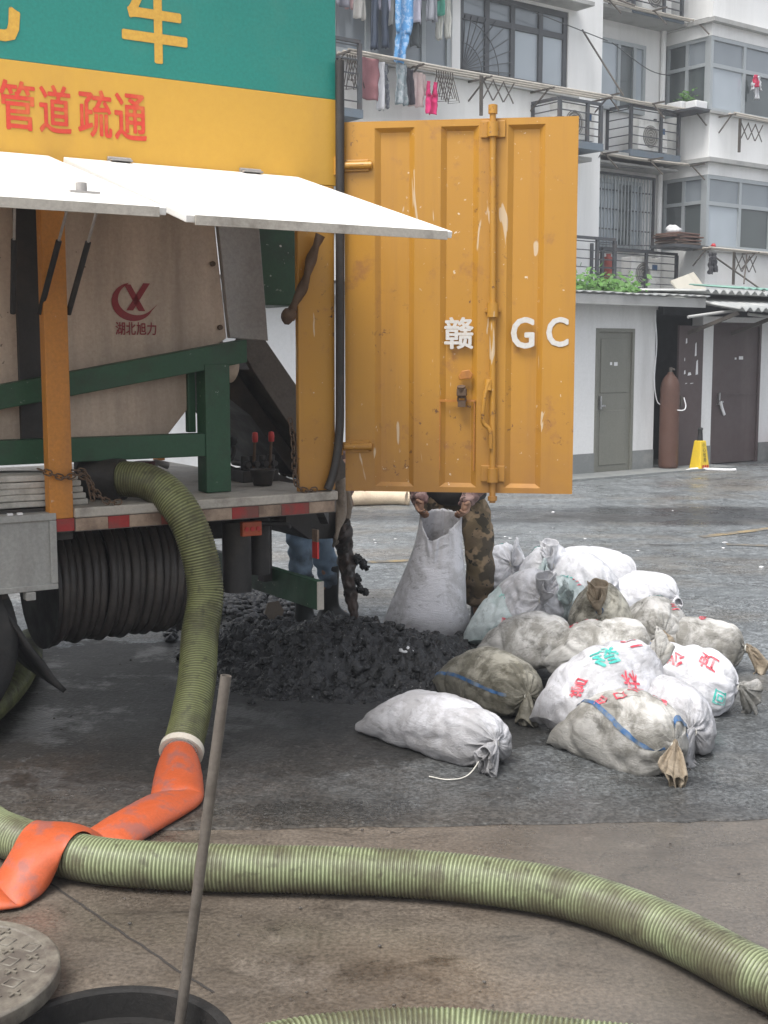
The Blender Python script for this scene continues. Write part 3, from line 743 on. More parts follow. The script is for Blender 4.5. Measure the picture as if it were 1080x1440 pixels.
# chassis, wheels, hose reel, bumper, boxes
for y in (.62, 1.42): box('chassis_rail', m_dsteel, truck, (X0 - 1.5, -.05, y, y + .09, .72, .955))
for x in (-.25, -1.35, -2.4): box('cross_member', m_dsteel, truck, (x, x + .08, .05, 2.05, .86, .953))
bp = box('rear_bumper', m_dgreen, truck, (-.09, -.05, .05, 2.02, .425, .565), .004)
tag(bp, 'dark green rear underrun bumper bar')
box('bumper_end', m_deck, bp, (-.088, -.052, .046, .0495, .427, .563))
for y in (.5, 1.5): box('bumper_stay', m_dsteel, truck, (-.14, -.091, y, y + .06, .5, .86))
MB().tube([(-.36, .35, .50), (-.36, .35, .84)], .07, 16).tube([(-.2, .42, .56), (-.2, .42, .84)], .05, 14).build('air_reservoir', m_dsteel, truck)
mb = MB().tube([(-.42, .14, .86), (-.2, .14, .84), (-.1, .3, .8), (-.05, .5, .82)], .012, 8); mb.build('brake_line', m_black, truck)
box('rear_plate', m_red, truck, (-.045, -.035, .12, .17, .66, .74)); box('rear_plate', m_cream, truck, (-.045, -.035, .12, .17, .741, .80))
reel = empty('hose_reel', (-.93, .56, .59)); reel.parent = truck
tag(reel, 'under-deck reel wound with dark jetting hose')
for x in (-.33, .37):
    MB().tube([(x - .008, 0, 0), (x + .008, 0, 0)], .30, 40).build('reel_flange', m_dsteel, reel)
MB().tube([(-.33, 0, 0), (.36, 0, 0)], .17, 32).build('reel_core', m_dsteel, reel)
path = []; turns = 17
for k in range(turns * 36 + 1):
    a = 2 * pi * k / 36; f = k / (turns * 36)
    r = .262 + .010 * sin(f * 37) + .006 * noise.noise((f * 60, 0, 3))
    x = -.31 + .64 * f + .028 * sin(a + .6) * (1 + 1.2 * f) * .6 + .012 * noise.noise((k * .02, 5, 0))
    path.append((x, r * cos(a), r * sin(a)))
MB().tube(path, .0205, 8).build('wound_hose', M('dark_jetting_hose', (.05, .043, .038), .5, var=.25, dirt=(.10, .085, .07), damt=.5, dscale=9), reel)
bx = box('tool_box', m_gbox, truck, (-2.2, -1.362, -.01, .5, .665, .985), .005)
tag(bx, 'grey painted steel tool box under the deck')
MB().box(-2.2, -1.362, -.022, -.0105, .955, .984).box(-2.2, -1.362, -.022, -.0105, .666, .69).box(-1.39, -1.362, -.022, -.0105, .691, .954).build('box_frame', m_gbox, bx, .003)
box('box_latch', m_gbox, bx, (-1.50, -1.46, -.03, .02, .63, .664), .003)
for x in (-1.56, -1.52): box('bolt', m_white, bx, (x, x + .02, -.02, .0, .986, .994))
def wheel(cx, y0):
    w = empty('wheel', (cx, y0, .46)); w.parent = truck
    prof = []
    for r, y in ((.26, .0), (.40, -.005), (.445, .02), (.455, .06), (.455, .19), (.445, .23), (.40, .255), (.26, .25)): prof.append((r, y))
    vs_ = [(r * cos(2 * pi * k / 40), y, r * sin(2 * pi * k / 40)) for r, y in prof for k in range(40)]
    MB().add(vs_, [(i * 40 + k, i * 40 + (k + 1) % 40, (i + 1) * 40 + (k + 1) % 40, (i + 1) * 40 + k) for i in range(7) for k in range(40)], True).build('tyre', m_black, w)
    MB().tube([(0, .06, 0), (0, .2, 0)], .262, 32).tube([(0, .03, 0), (0, .06, 0)], .09, 20).build('rim', m_msteel, w)
wheel(-1.95, .06); wheel(-1.95, .34); wheel(-1.95, 1.5); wheel(-1.95, 1.78)
box('axle', m_dsteel, truck, (-2.02, -1.88, .3, 1.9, .40, .54))
mb = MB(); vs_ = []
for i in range(17):
    f = i / 16
    x = -1.60 + .27 * f ** 1.1; z = .66 - .46 * f ** .9
    for y in (.06, .60): vs_.append((x + .02 * noise.noise((f * 3, y, 1)), y, z))
mb.add(vs_, [(2 * i, 2 * i + 1, 2 * i + 3, 2 * i + 2) for i in range(16)], True)
fo = mb.build('mud_flap', m_black, truck); sm = fo.modifiers.new('solid', 'SOLIDIFY'); sm.thickness = .02
box('flap_bracket', m_dsteel, truck, (-1.63, -1.55, .06, .62, .63, .664))

# ================================================================== hoses
def ribbed(name, pts, r, mat, pitch=.0122, amp=.06, seg=22, parent=None):
    path = catmull(pts, pitch / 4)
    prof = [0, .6, 1, .45]
    mb = MB(); mb.tube(path, r, seg, rfun=lambda i, th: r * (1 + amp * (prof[i % 4] - .4) * (1 + .35 * noise.noise((i * .013, 0, r * 90))) + .035 * cos(2 * th + 1.0) * noise.noise((i * .004, 3, 0)) + .012 * noise.noise((i * .02, cos(th), sin(th)))))
    me = mb.mesh(name, mat)
    at = me.attributes.new('rib', 'FLOAT', 'POINT')
    vals = [prof[(k // seg) % 4] if k < len(path) * seg else .3 for k in range(len(me.vertices))]
    at.data.foreach_set('value', vals)
    return link(name, me, parent)
h = [TW(-1.03, .21, 1.09), TW(-.99, .14, 1.093), TW(-.93, .06, 1.085), TW(-.87, -.02, 1.035), TW(-.825, -.10, .945), TW(-.79, -.15, .81), TW(-.775, -.19, .62),
     Vector((-.782, 5.33, .45)), Vector((-.775, 5.18, .30)), Vector((-.785, 5.02, .165)), Vector((-.795, 4.88, .09))]
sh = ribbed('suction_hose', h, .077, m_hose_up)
tag(sh, 'olive ribbed suction hose coming down from the truck deck to the orange sleeve', 'hose')
d = (h[-1] - h[-2]).normalized()
MB().tube([h[-1] - d * .012, h[-1] + d * .016], .088, 24).build('collar', m_ring, sh, .004)

ground_pts = [(-2.3, 4.75), (-1.80, 4.48), (-1.402, 4.194), (-1.263, 4.05), (-1.085, 3.915), (-.86, 3.806), (-.522, 3.757), (-.195, 3.74), (.129, 3.703), (.44, 3.609), (.629, 3.487), (.791, 3.306), (.915, 3.11), (1.02, 2.94), (1.07, 2.79), (1.0, 2.67), (.80, 2.65), (.518, 2.695), (.165, 2.76), (-.099, 2.742), (-.29, 2.675), (-.45, 2.55), (-.55, 2.3)]
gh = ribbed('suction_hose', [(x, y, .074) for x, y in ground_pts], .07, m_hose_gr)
tag(gh, 'long pale green ribbed hose looping across the concrete foreground', 'hose')
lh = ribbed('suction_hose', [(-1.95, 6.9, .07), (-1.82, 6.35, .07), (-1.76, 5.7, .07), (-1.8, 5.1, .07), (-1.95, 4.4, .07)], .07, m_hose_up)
tag(lh, 'dirty green hose lying on the ground beneath the truck near the wheel', 'hose')

mb = MB().tube(catmull([(-1.6, 13.3, .085), (-.6, 13.75, .085), (.05, 13.95, .085), (.27, 13.9, .085)], .05), .08, 16)
ph = mb.build('pale_hose', m_paleh); tag(ph, 'cream hose lying on the asphalt behind the truck tail', 'hose')
MB().torus((.27, 13.9, .085), .07, .012, 'x').build('hose_end', m_paleh, ph)

# steel pipe standing in the manhole
p0, p1 = Vector((-.590, 2.99, -.60)), Vector((-.379, 3.0, .868)); ax = (p1 - p0).normalized()
mb = MB().tube([p0, p0.lerp(p1, .5), p1], .0135, 16, caps=False).tube([p1, p1 - ax * .2], .0105, 16, caps=False)
a = ax.orthogonal().normalized(); b = ax.cross(a)
r0 = [p1 + (a * cos(2 * pi * k / 16) + b * sin(2 * pi * k / 16)) * .0135 for k in range(16)]; r1 = [p1 + (a * cos(2 * pi * k / 16) + b * sin(2 * pi * k / 16)) * .0105 for k in range(16)]
mb.add(r0 + r1, [(k, (k + 1) % 16, 16 + (k + 1) % 16, 16 + k) for k in range(16)])
tag(mb.build('steel_pipe', m_pipe), 'thin hollow steel pipe standing upright out of the manhole', 'pipe')

# ================================================================== sludge heap
def mat_mud():
    t = NT('black_sludge')
    k = t.mix(t.ramp(t.noise(16, 6, .7), .35, .7), (.002, .0022, .0022), (.010, .0102, .010))
    k = t.mix(t.ramp(t.noise(48, 2, .6), .66, .72), k, (.05, .05, .047))
    k = t.mix(t.ramp(t.noise(80, 1, .5), .74, .76), k, (.30, .29, .27))
    t.color(k)
    t.l(t.ramp(t.noise(22, 4), .35, .65, (.07,) * 3 + (1,), (.40,) * 3 + (1,)), t.b.inputs['Roughness'])
    t.b.inputs['Specular IOR Level'].default_value = .7
    t.bump(t.math('ADD', t.noise(40, 4, .65), t.noise(95, 2, .6)), .8, .014)
    return t.m
m_mud = mat_mud()
def heap_h(x, y):
    def g(cx, cy, sx, sy, h): return h * math.exp(-(((x - cx) / sx) ** 2 + ((y - cy) / sy) ** 2) ** 1.3)
    b = max(g(-.22, 6.75, .50, .62, .19), g(.10, 6.55, .38, .50, .17), g(-.62, 6.95, .40, .55, .14), g(-.35, 6.35, .42, .36, .11), g(.30, 6.9, .22, .4, .10))
    r = noise.fractal(Vector((x * 5, y * 5, 0)), 1, 2, 5)
    r2 = noise.noise((x * 17, y * 17, 3)); r3 = noise.noise((x * 38, y * 38, 9))
    return b * (1 + .25 * r) + min(1, b * 14) * (.034 * r2 + .022 * r3 + .012 * noise.noise((x * 75, y * 75, 5)) + .05 * max(0, noise.noise((x * 8, y * 8, 21)))) - .012
mb = MB(); nx, ny = 260, 260
vs_ = [(-1.35 + 2.0 * i / nx, 5.75 + 2.25 * j / ny, 0) for j in range(ny + 1) for i in range(nx + 1)]
vs_ = [(x, y, max(-.02, heap_h(x, y))) for x, y, _ in vs_]
keep = [(j * (nx + 1) + i, j * (nx + 1) + i + 1, (j + 1) * (nx + 1) + i + 1, (j + 1) * (nx + 1) + i) for j in range(ny) for i in range(nx)]
keep = [f for f in keep if max(vs_[k][2] for k in f) > 0.002]
mb.add(vs_, keep, True)
rnd = random.Random(3)
cl = MB()
k = 0
while k < 520:
    x, y = rnd.uniform(-1.25, .6), rnd.uniform(5.8, 7.95); hh = heap_h(x, y)
    if hh < .01 and (x < -1.0 or rnd.random() > .12): continue
    k += 1
    r = rnd.choice((.005, .006, .008, .010, .014, .022)) * rnd.uniform(.8, 1.4)
    cl.blob((x, y, max(.006, hh) + r * .3), r, k, (6, 4), .6, (1, 1, .8))
heap = mb.build('sludge_heap', m_mud)
tag(heap, 'heap of wet black sludge on the asphalt under the truck tail', 'sludge heap')
o = cl.build('clods', m_mud, heap); o['kind'] = 'stuff'
# coarser dark rubble behind, under the truck tail
cl = MB()
for k in range(520):
    x, y = max(-1.25, min(-.5, rnd.gauss(-.95, .2))), rnd.gauss(8.15, .4)
    r = rnd.uniform(.010, .032)
    cl.blob((x, y, .006 + r * .4 + .05 * math.exp(-((x + .95) / .25) ** 2 - ((y - 8.15) / .5) ** 2)), r, k + 900, (6, 4), .7, (1.2, 1, .7))
o = cl.build('wet_rubble', M('wet_rubble', (.03, .03, .03), .3, var=.9, scale=30, bump=.3)); tag(o, 'scattered wet black rubble under the truck beyond the heap', 'rubble', kind='stuff')
mb = MB().prism([(-.05, 0), (.05, .01), (.065, .09), (.02, .14), (-.04, .11)], -.012, .012)
o = mb.build('broken_slab', M('old_board', (.16, .13, .10), .8, var=.25)); o.location = (-.66, 7.30, .09); o.rotation_euler = (radians(-25), radians(20), radians(20))
tag(o, 'small broken brown slab sticking up behind the sludge heap', 'debris')

# ================================================================== filled sacks
# cloth: the bags are simulated as woven tubes, sewn at one end, filled and tied at the other
def _pair(P, W, a, b, rest, st, sc):
    A = P[a]; B = P[b]; d = B - A
    l = np.sqrt((d * d).sum(-1, keepdims=True)) + 1e-9
    e = (l - rest[..., None]) / l
    e = np.where(e > 0, e * st, e * sc)
    wa = W[a][..., None]; wb = W[b][..., None]; ws = wa + wb + 1e-9
    P[a] = A + d * e * (wa / ws); P[b] = B - d * e * (wb / ws)
def cloth_tube(P, ru, rv, steps=90, sweeps=9, vol=None, K=14., rho=26., g=9.8, grav=None, W=None, extra=None, ground=0., comp=1., bend=.012, damp=.96, fill=None, dt=1/60., zfill=None, pconst=0.):
    """position-based cloth on a closed tube grid (rows u, columns v); ru, rv are rest lengths"""
    nu, nv, _ = P.shape
    if W is None: W = np.ones((nu, nv))
    V = np.zeros_like(P)
    rd = np.sqrt(ru[:, :] ** 2 + ((rv[:-1] + rv[1:]) / 2) ** 2)
    k = np.arange(nv)
    ev, od = k[0::2], k[1::2]
    ue = np.arange(0, nu - 1, 2); uo = np.arange(1, nu - 1, 2)
    be = np.array([i for i in range(nu - 2) if i % 4 < 2]); bo = np.array([i for i in range(nu - 2) if i % 4 >= 2])
    bv1 = np.array([i for i in range(nv) if i % 4 < 2]); bv2 = np.array([i for i in range(nv) if i % 4 >= 2])
    full = np.arange(nv)
    ix = lambda r, c: np.ix_(r, c)
    for s in range(steps):
        du = np.empty_like(P); du[1:-1] = P[2:] - P[:-2]; du[0] = P[1] - P[0]; du[-1] = P[-1] - P[-2]
        dv = np.roll(P, -1, 1) - np.roll(P, 1, 1)
        n = np.cross(dv, du); ln = np.sqrt((n * n).sum(-1, keepdims=True)) + 1e-12
        c = P.mean((0, 1))
        if ((n * (P - c)).sum() < 0): n = -n
        n /= ln
        A = np.zeros_like(P); A[..., 2] -= g
        if grav is not None: A += grav
        if vol is not None:
            v = abs((n * ln * (P - c)).sum()) / 4 / 3
            p = K * np.clip(vol / max(v, 1e-6) - 1, -.5, 6) * 10 + rho * (c[2] - P[..., 2])
            p = np.clip(p, 0, 70)
            if fill is not None: p = p * fill
            A += n * p[..., None]
        if zfill is not None: A += n * np.clip(rho * (zfill - P[..., 2]), 0, 70)[..., None] * (1 if fill is None else fill)[..., None]
        if pconst: A += n * pconst
        V = V * damp + A * dt
        V = np.clip(V, -3, 3)
        Q = P.copy()
        P = P + V * dt * (W > 0)[..., None]
        for _ in range(sweeps):
            for r in (ue, uo): _pair(P, W, ix(r, full), ix(r + 1, full), ru[r], 1., comp)
            for c0 in (ev, od): _pair(P, W, ix(np.arange(nu), c0), ix(np.arange(nu), (c0 + 1) % nv), rv[:, c0], 1., comp)
            for r in (ue, uo):
                _pair(P, W, ix(r, full), ix(r + 1, (full + 1) % nv), rd[r], .7, .25)
                _pair(P, W, ix(r, full), ix(r + 1, (full - 1) % nv), rd[r], .7, .25)
            if bend:
                for r in (be, bo): _pair(P, W, ix(r, full), ix(r + 2, full), ru[r] + ru[r + 1], 0., bend)
                for c0 in (bv1, bv2): _pair(P, W, ix(np.arange(nu), c0), ix(np.arange(nu), (c0 + 2) % nv), rv[:, c0] + rv[:, (c0 + 1) % nv], 0., bend)
            if extra: extra(P, s / steps)
            if ground is not None:
                lo = P[..., 2] < ground
                P[..., 2] = np.where(lo, ground, P[..., 2])
                P[lo, :2] = Q[lo, :2] + (P[lo, :2] - Q[lo, :2]) * .5
        V = (P - Q) / dt
    return P
def sim_sack(seed, length=.80, flat=.44, neck=.82, fillv=.95, nu=56, nv=72, steps=72, lift=.09, up=0.):
    r = np.random.RandomState(seed)
    C = flat * 2; ru0 = length / (nu - 1); rv0 = C / nv
    ru = np.full((nu - 1, nv), ru0) * (1 + .05 * r.randn(nu - 1, nv)) * (1 + .03 * r.randn(1, nv)); rv = np.full((nu, nv), rv0) * (1 + .04 * r.randn(nu, nv)) * (1 + .10 * r.randn(1, nv))
    rv *= C / rv.sum(1, keepdims=True)
    th = np.arange(nv) * 2 * np.pi / nv
    u = np.linspace(0, 1, nu); R0 = C / 2 / np.pi
    P = np.zeros((nu, nv, 3))
    P[..., 0] = (u * length)[:, None]
    hz = R0 * .8 * np.clip((u / .25), .02, 1) ** .6
    P[..., 1] = np.cos(th)[None] * R0 * 1.05; P[..., 2] = np.sin(th)[None] * hz[:, None] + R0 * .8
    P += r.randn(nu, nv, 3) * .004
    ni = int(neck * (nu - 1)); mir = (nv - np.arange(nv)) % nv
    ph = r.rand() * 6.28
    def extra(P, t):
        P[0] = (P[0] + P[0][mir]) / 2
        rr = R0 * max(0, 1 - t / .5) + .016
        for j in (ni - 1, ni, ni + 1):
            c = P[j].mean(0); d = P[j] - c; l = np.sqrt((d * d).sum(-1, keepdims=True)) + 1e-9
            c[2] += max(0, lift - c[2]) * .2; d[:, 0] *= .6
            P[j] = c + d * np.minimum(1, rr / l)
    fill = np.ones((nu, nv)); fill[ni - 1:] = 0
    gv = np.zeros((nu, nv, 3)); gv[ni + 1:, :, 2] = up; gv[ni + 1:] += r.randn(1, nv, 3) * 11; gv[ni + 1:] += r.randn(nu - ni - 1, nv, 3) * 5; gv[ni + 1:] += np.array([4, 5 * np.sin(ph), 0])
    vmax = np.pi * R0 * R0 * length * neck
    return cloth_tube(P, ru, rv, steps=steps, vol=vmax * fillv, fill=fill, extra=extra, grav=gv), ni

VARIANTS = [sim_sack(11, fillv=.92, up=4., neck=.84), sim_sack(12, fillv=1.05, up=4., neck=.85), sim_sack(23, fillv=1.12, up=15., neck=.87), sim_sack(13, fillv=.98, up=6., neck=.84), sim_sack(31, fillv=.85, up=5., length=.84, neck=.85), sim_sack(47, fillv=1.15, up=14., neck=.86)]
def frame_of(butt, neck):
    butt, neck = Vector(butt), Vector(neck)
    ax = (neck - butt).normalized(); side = Vector((0, 0, 1)).cross(ax).normalized(); up = ax.cross(side)
    return Matrix((( ax.x, side.x, up.x, butt.x), (ax.y, side.y, up.y, butt.y), (ax.z, side.z, up.z, butt.z), (0, 0, 0, 1)))
def sack(label, butt, neck, W, Hh, mat, seed, neckmat=None, prints=(), stripes=(), var=0, mirror=False, tie=None):
    L = (Vector(neck) - Vector(butt)).length
    P, ni = VARIANTS[var]; P = P.copy()
    if mirror: P[..., 1] *= -1
    body = P[:ni + 1]
    xn, yn = P[ni, :, 0].mean(), P[ni, :, 1].mean()
    x0 = P[0, :, 0].mean(); H0 = np.percentile(body[..., 2], 99.5); W0 = np.percentile(body[..., 1], 99) - np.percentile(body[..., 1], 1)
    f = (P[..., 0] - x0) / (xn - x0)
    P = np.stack([f * L, (P[..., 1] - yn * np.clip(f, 0, 1)) * (W / W0), (P[..., 2] - H0 / 2) * (Hh / H0)], -1)
    du = np.empty_like(P); du[1:-1] = P[2:] - P[:-2]; du[0] = P[1] - P[0]; du[-1] = P[-1] - P[-2]
    dv = np.roll(P, -1, 1) - np.roll(P, 1, 1); nn = np.cross(dv, du); nn /= np.sqrt((nn * nn).sum(-1, keepdims=True)) + 1e-12
    if (nn[:ni] * (P[:ni] - P[:ni].mean((0, 1)))).sum() < 0: nn = -nn
    nu, nv = P.shape[:2]
    for i in range(1, ni):                          # this bag's own dents and creases
        for k in range(nv):
            q = Vector(P[i, k]); a_ = abs(noise.noise(Vector((q.x * 5 + seed, q.y * 8, q.z * 8 + q.x * 4)))); b_ = abs(noise.noise(Vector((q.x * 9 - seed, q.y * 16 + q.x * 6, q.z * 16))))
            P[i, k] += nn[i, k] * (.012 * noise.noise(q * 5 + Vector((seed, 0, 0))) - .015 * max(0, .12 - a_) / .12 - .008 * max(0, .13 - b_) / .13 - .017 * max(0, (i / ni - .42) / .58) ** 1.3 * (1 - (i / ni) ** 6) * abs(sin(k / nv * 2 * pi * 9 + seed + 2.2 * noise.noise(Vector((k / nv * 9, i / ni * 1.5, seed))))))
    grid = P
    def S(u, v):
        a = min(max(u, 0), 1) * ni; b = (v / (2 * pi)) % 1 * nv
        if mirror: b = (nv / 2 - b) % nv
        i, k = min(int(a), ni - 1), int(b) % nv; fa, fb = a - i, b - int(b); k2 = (k + 1) % nv
        return Vector((grid[i, k] * (1 - fb) + grid[i, k2] * fb) * (1 - fa) + (grid[i + 1, k] * (1 - fb) + grid[i + 1, k2] * fb) * fa)
    def part(r0, r1, name, m, parent=None):
        vs_ = P[r0:r1 + 1].reshape(-1, 3).tolist(); n_ = r1 - r0
        mb = MB().add(vs_, [(i * nv + k, i * nv + (k + 1) % nv, (i + 1) * nv + (k + 1) % nv, (i + 1) * nv + k) for i in range(n_) for k in range(nv)], True)
        o = mb.build(name, m, parent); s2 = o.modifiers.new('sub', 'SUBSURF'); s2.levels = s2.render_levels = 1
        return o
    root = part(0, ni, 'filled_sack', m_sack[mat])
    root.matrix_world = frame_of(butt, neck)
    tag(root, label, 'sack', 'tied sacks piled beside the sludge heap')
    o = part(ni, nu - 1, 'tied_neck', m_sack[neckmat or mat], root); sm = o.modifiers.new('solid', 'SOLIDIFY'); sm.thickness = .003
    c0 = Vector(P[ni].mean(0)); r0 = max(.008, float(np.sqrt(((P[ni] - P[ni].mean(0)) ** 2).sum(-1)).mean()))
    MB().torus((c0.x, c0.y, c0.z), r0 * 1.1, .0035, 'x', 20, 6).build('tie_string', tie or m_string, root)
    # printing: glyphs wrapped on the cloth
    def wrap(pts2, faces, off=.0035):
        bm = bmesh.new(); bv = [bm.verts.new((a, b, 0)) for a, b in pts2]
        for f in faces:
            try: bm.faces.new([bv[i] for i in f])
            except ValueError: pass
        bmesh.ops.triangulate(bm, faces=bm.faces[:])
        for _ in range(2):
            long_ = [e for e in bm.edges if e.calc_length() > .02]
            if not long_: break
            bmesh.ops.subdivide_edges(bm, edges=long_, cuts=1)
            bmesh.ops.triangulate(bm, faces=bm.faces[:])
        out = []
        for v in bm.verts:
            u_, a_ = v.co.x / L, v.co.y / (W * .5)
            p = S(u_, a_); du = S(min(u_ + .01, 1), a_) - S(max(u_ - .01, 0), a_); dv = S(u_, a_ + .05) - S(u_, a_ - .05)
            nrm = dv.cross(du)
            nrm = nrm.normalized() if nrm.length > 1e-9 else Vector((0, 0, 1))
            if nrm.dot(Vector((0, p.y, p.z))) < 0: nrm = -nrm
            out.append(p + nrm * off)
        bm.verts.index_update(); fs = [tuple(v.index for v in f.verts) for f in bm.faces]; bm.free()
        return out, fs
    for ch, u0, v0, size, rot, pm in prints:
        gv, gf = glyph_polys(ch)
        pts2 = []
        for a, b in gv:
            x, y = (a - .5) * size, (b - .5) * size
            pts2.append((u0 * L + x * cos(rot) - y * sin(rot), v0 * W * .5 + x * sin(rot) + y * cos(rot)))
        pm_ = MB()
        for q_, (dx, dy) in enumerate(((0, 0), (1, 0), (-1, 0), (0, 1), (0, -1))):
            ov, of = wrap([(a + dx * size * .022, b + dy * size * .022) for a, b in pts2], gf, .003 + .0003 * q_)
            pm_.add(ov, of, True)
        pm_.build('print', pm, root)
    for (u0, v0), (u1, v1), wd, pm in stripes:
        a = Vector((u0 * L, v0 * W * .5)); b = Vector((u1 * L, v1 * W * .5)); d_ = (b - a).normalized(); nn = Vector((-d_.y, d_.x)) * wd / 2
        K = 24; pts2 = [tuple(a.lerp(b, i / K) + nn) for i in range(K + 1)] + [tuple(a.lerp(b, i / K) - nn) for i in range(K + 1)]
        ov, of = wrap(pts2, [(i, i + 1, K + 2 + i, K + 1 + i) for i in range(K)])
        MB().add(ov, of, True).build('stripe', pm, root)
    return root
# orange layflat sleeve clamped to the hose, running over the green hose
def layflat():
    sp_ = [h[-1] + d * .01, Vector((-.795, 4.80, .078)), Vector((-.78, 4.66, .072)), Vector((-.755, 4.52, .07)), Vector((-.78, 4.41, .07)), Vector((-.85, 4.25, .07)), Vector((-.93, 4.11, .10)),
           Vector((-1.0, 4.02, .17)), Vector((-1.05, 3.93, .225)), Vector((-1.085, 3.83, .21)), Vector((-1.11, 3.72, .12)), Vector((-1.15, 3.67, .075)), Vector((-1.24, 3.68, .075)), Vector((-1.42, 3.68, .075)), Vector((-1.75, 3.66, .075))]
    path = catmull(sp_, .015); n = len(path); seg = 32; R0 = .069
    P = np.zeros((n, seg, 3))
    for i, p in enumerate(path):
        t = (path[min(i + 1, n - 1)] - path[max(i - 1, 0)]).normalized(); side = t.cross(Vector((0, 0, 1))).normalized(); up = side.cross(t).normalized()
        for k in range(seg):
            th = 2 * pi * k / seg; P[i, k] = p + side * (R0 * cos(th)) + up * (R0 * sin(th))
    r = np.random.RandomState(9)
    ru = np.full((n - 1, seg), .0162) * (1 + .05 * r.randn(n - 1, seg)); rv = np.full((n, seg), 2 * np.pi * R0 / seg) * (1 + .04 * r.randn(n, seg))
    W = np.ones((n, seg)); W[:5] = 0; W[-4:] = 0; P0 = P.copy()
    poly = np.array([tuple(q) for q in catmull([(x, y, .074) for x, y in ground_pts[:9]], .02)])
    def extra(P, t):
        P[:5] = P0[:5]; P[-4:] = P0[-4:]
        Q = P.reshape(-1, 3); m = (Q[:, 0] < -.75) & (Q[:, 1] < 4.3) & (Q[:, 1] > 3.6)
        q = Q[m]
        if len(q):
            d2 = ((q[:, None] - poly[None]) ** 2).sum(-1); a = d2.argmin(1); dd = q - poly[a]; l = np.sqrt((dd * dd).sum(-1)) + 1e-9
            push = np.maximum(0, .080 - l); Q[m] = q + dd / l[:, None] * push[:, None]
            P[:] = Q.reshape(P.shape)
    P = cloth_tube(P, ru, rv, steps=60, sweeps=7, W=W, extra=extra, ground=.008, pconst=17.0, g=10., comp=1., bend=.004, damp=.9)
    mb = MB().add(P.reshape(-1, 3).tolist(), [(i * seg + k, i * seg + (k + 1) % seg, (i + 1) * seg + (k + 1) % seg, (i + 1) * seg + k) for i in range(n - 1) for k in range(seg)], True)
    ls = mb.build('layflat_hose', m_sleeve); s2 = ls.modifiers.new('sub', 'SUBSURF'); s2.levels = s2.render_levels = 1
    tag(ls, 'crumpled orange layflat sleeve clamped to the suction hose and crossing the green hose', 'hose')
    dd = (path[4] - path[3]).normalized()
    MB().tube([path[3] - dd * .007, path[3] + dd * .007], .0725, 28).build('clamp', m_clamp, ls)
layflat()
HP = pi / 2
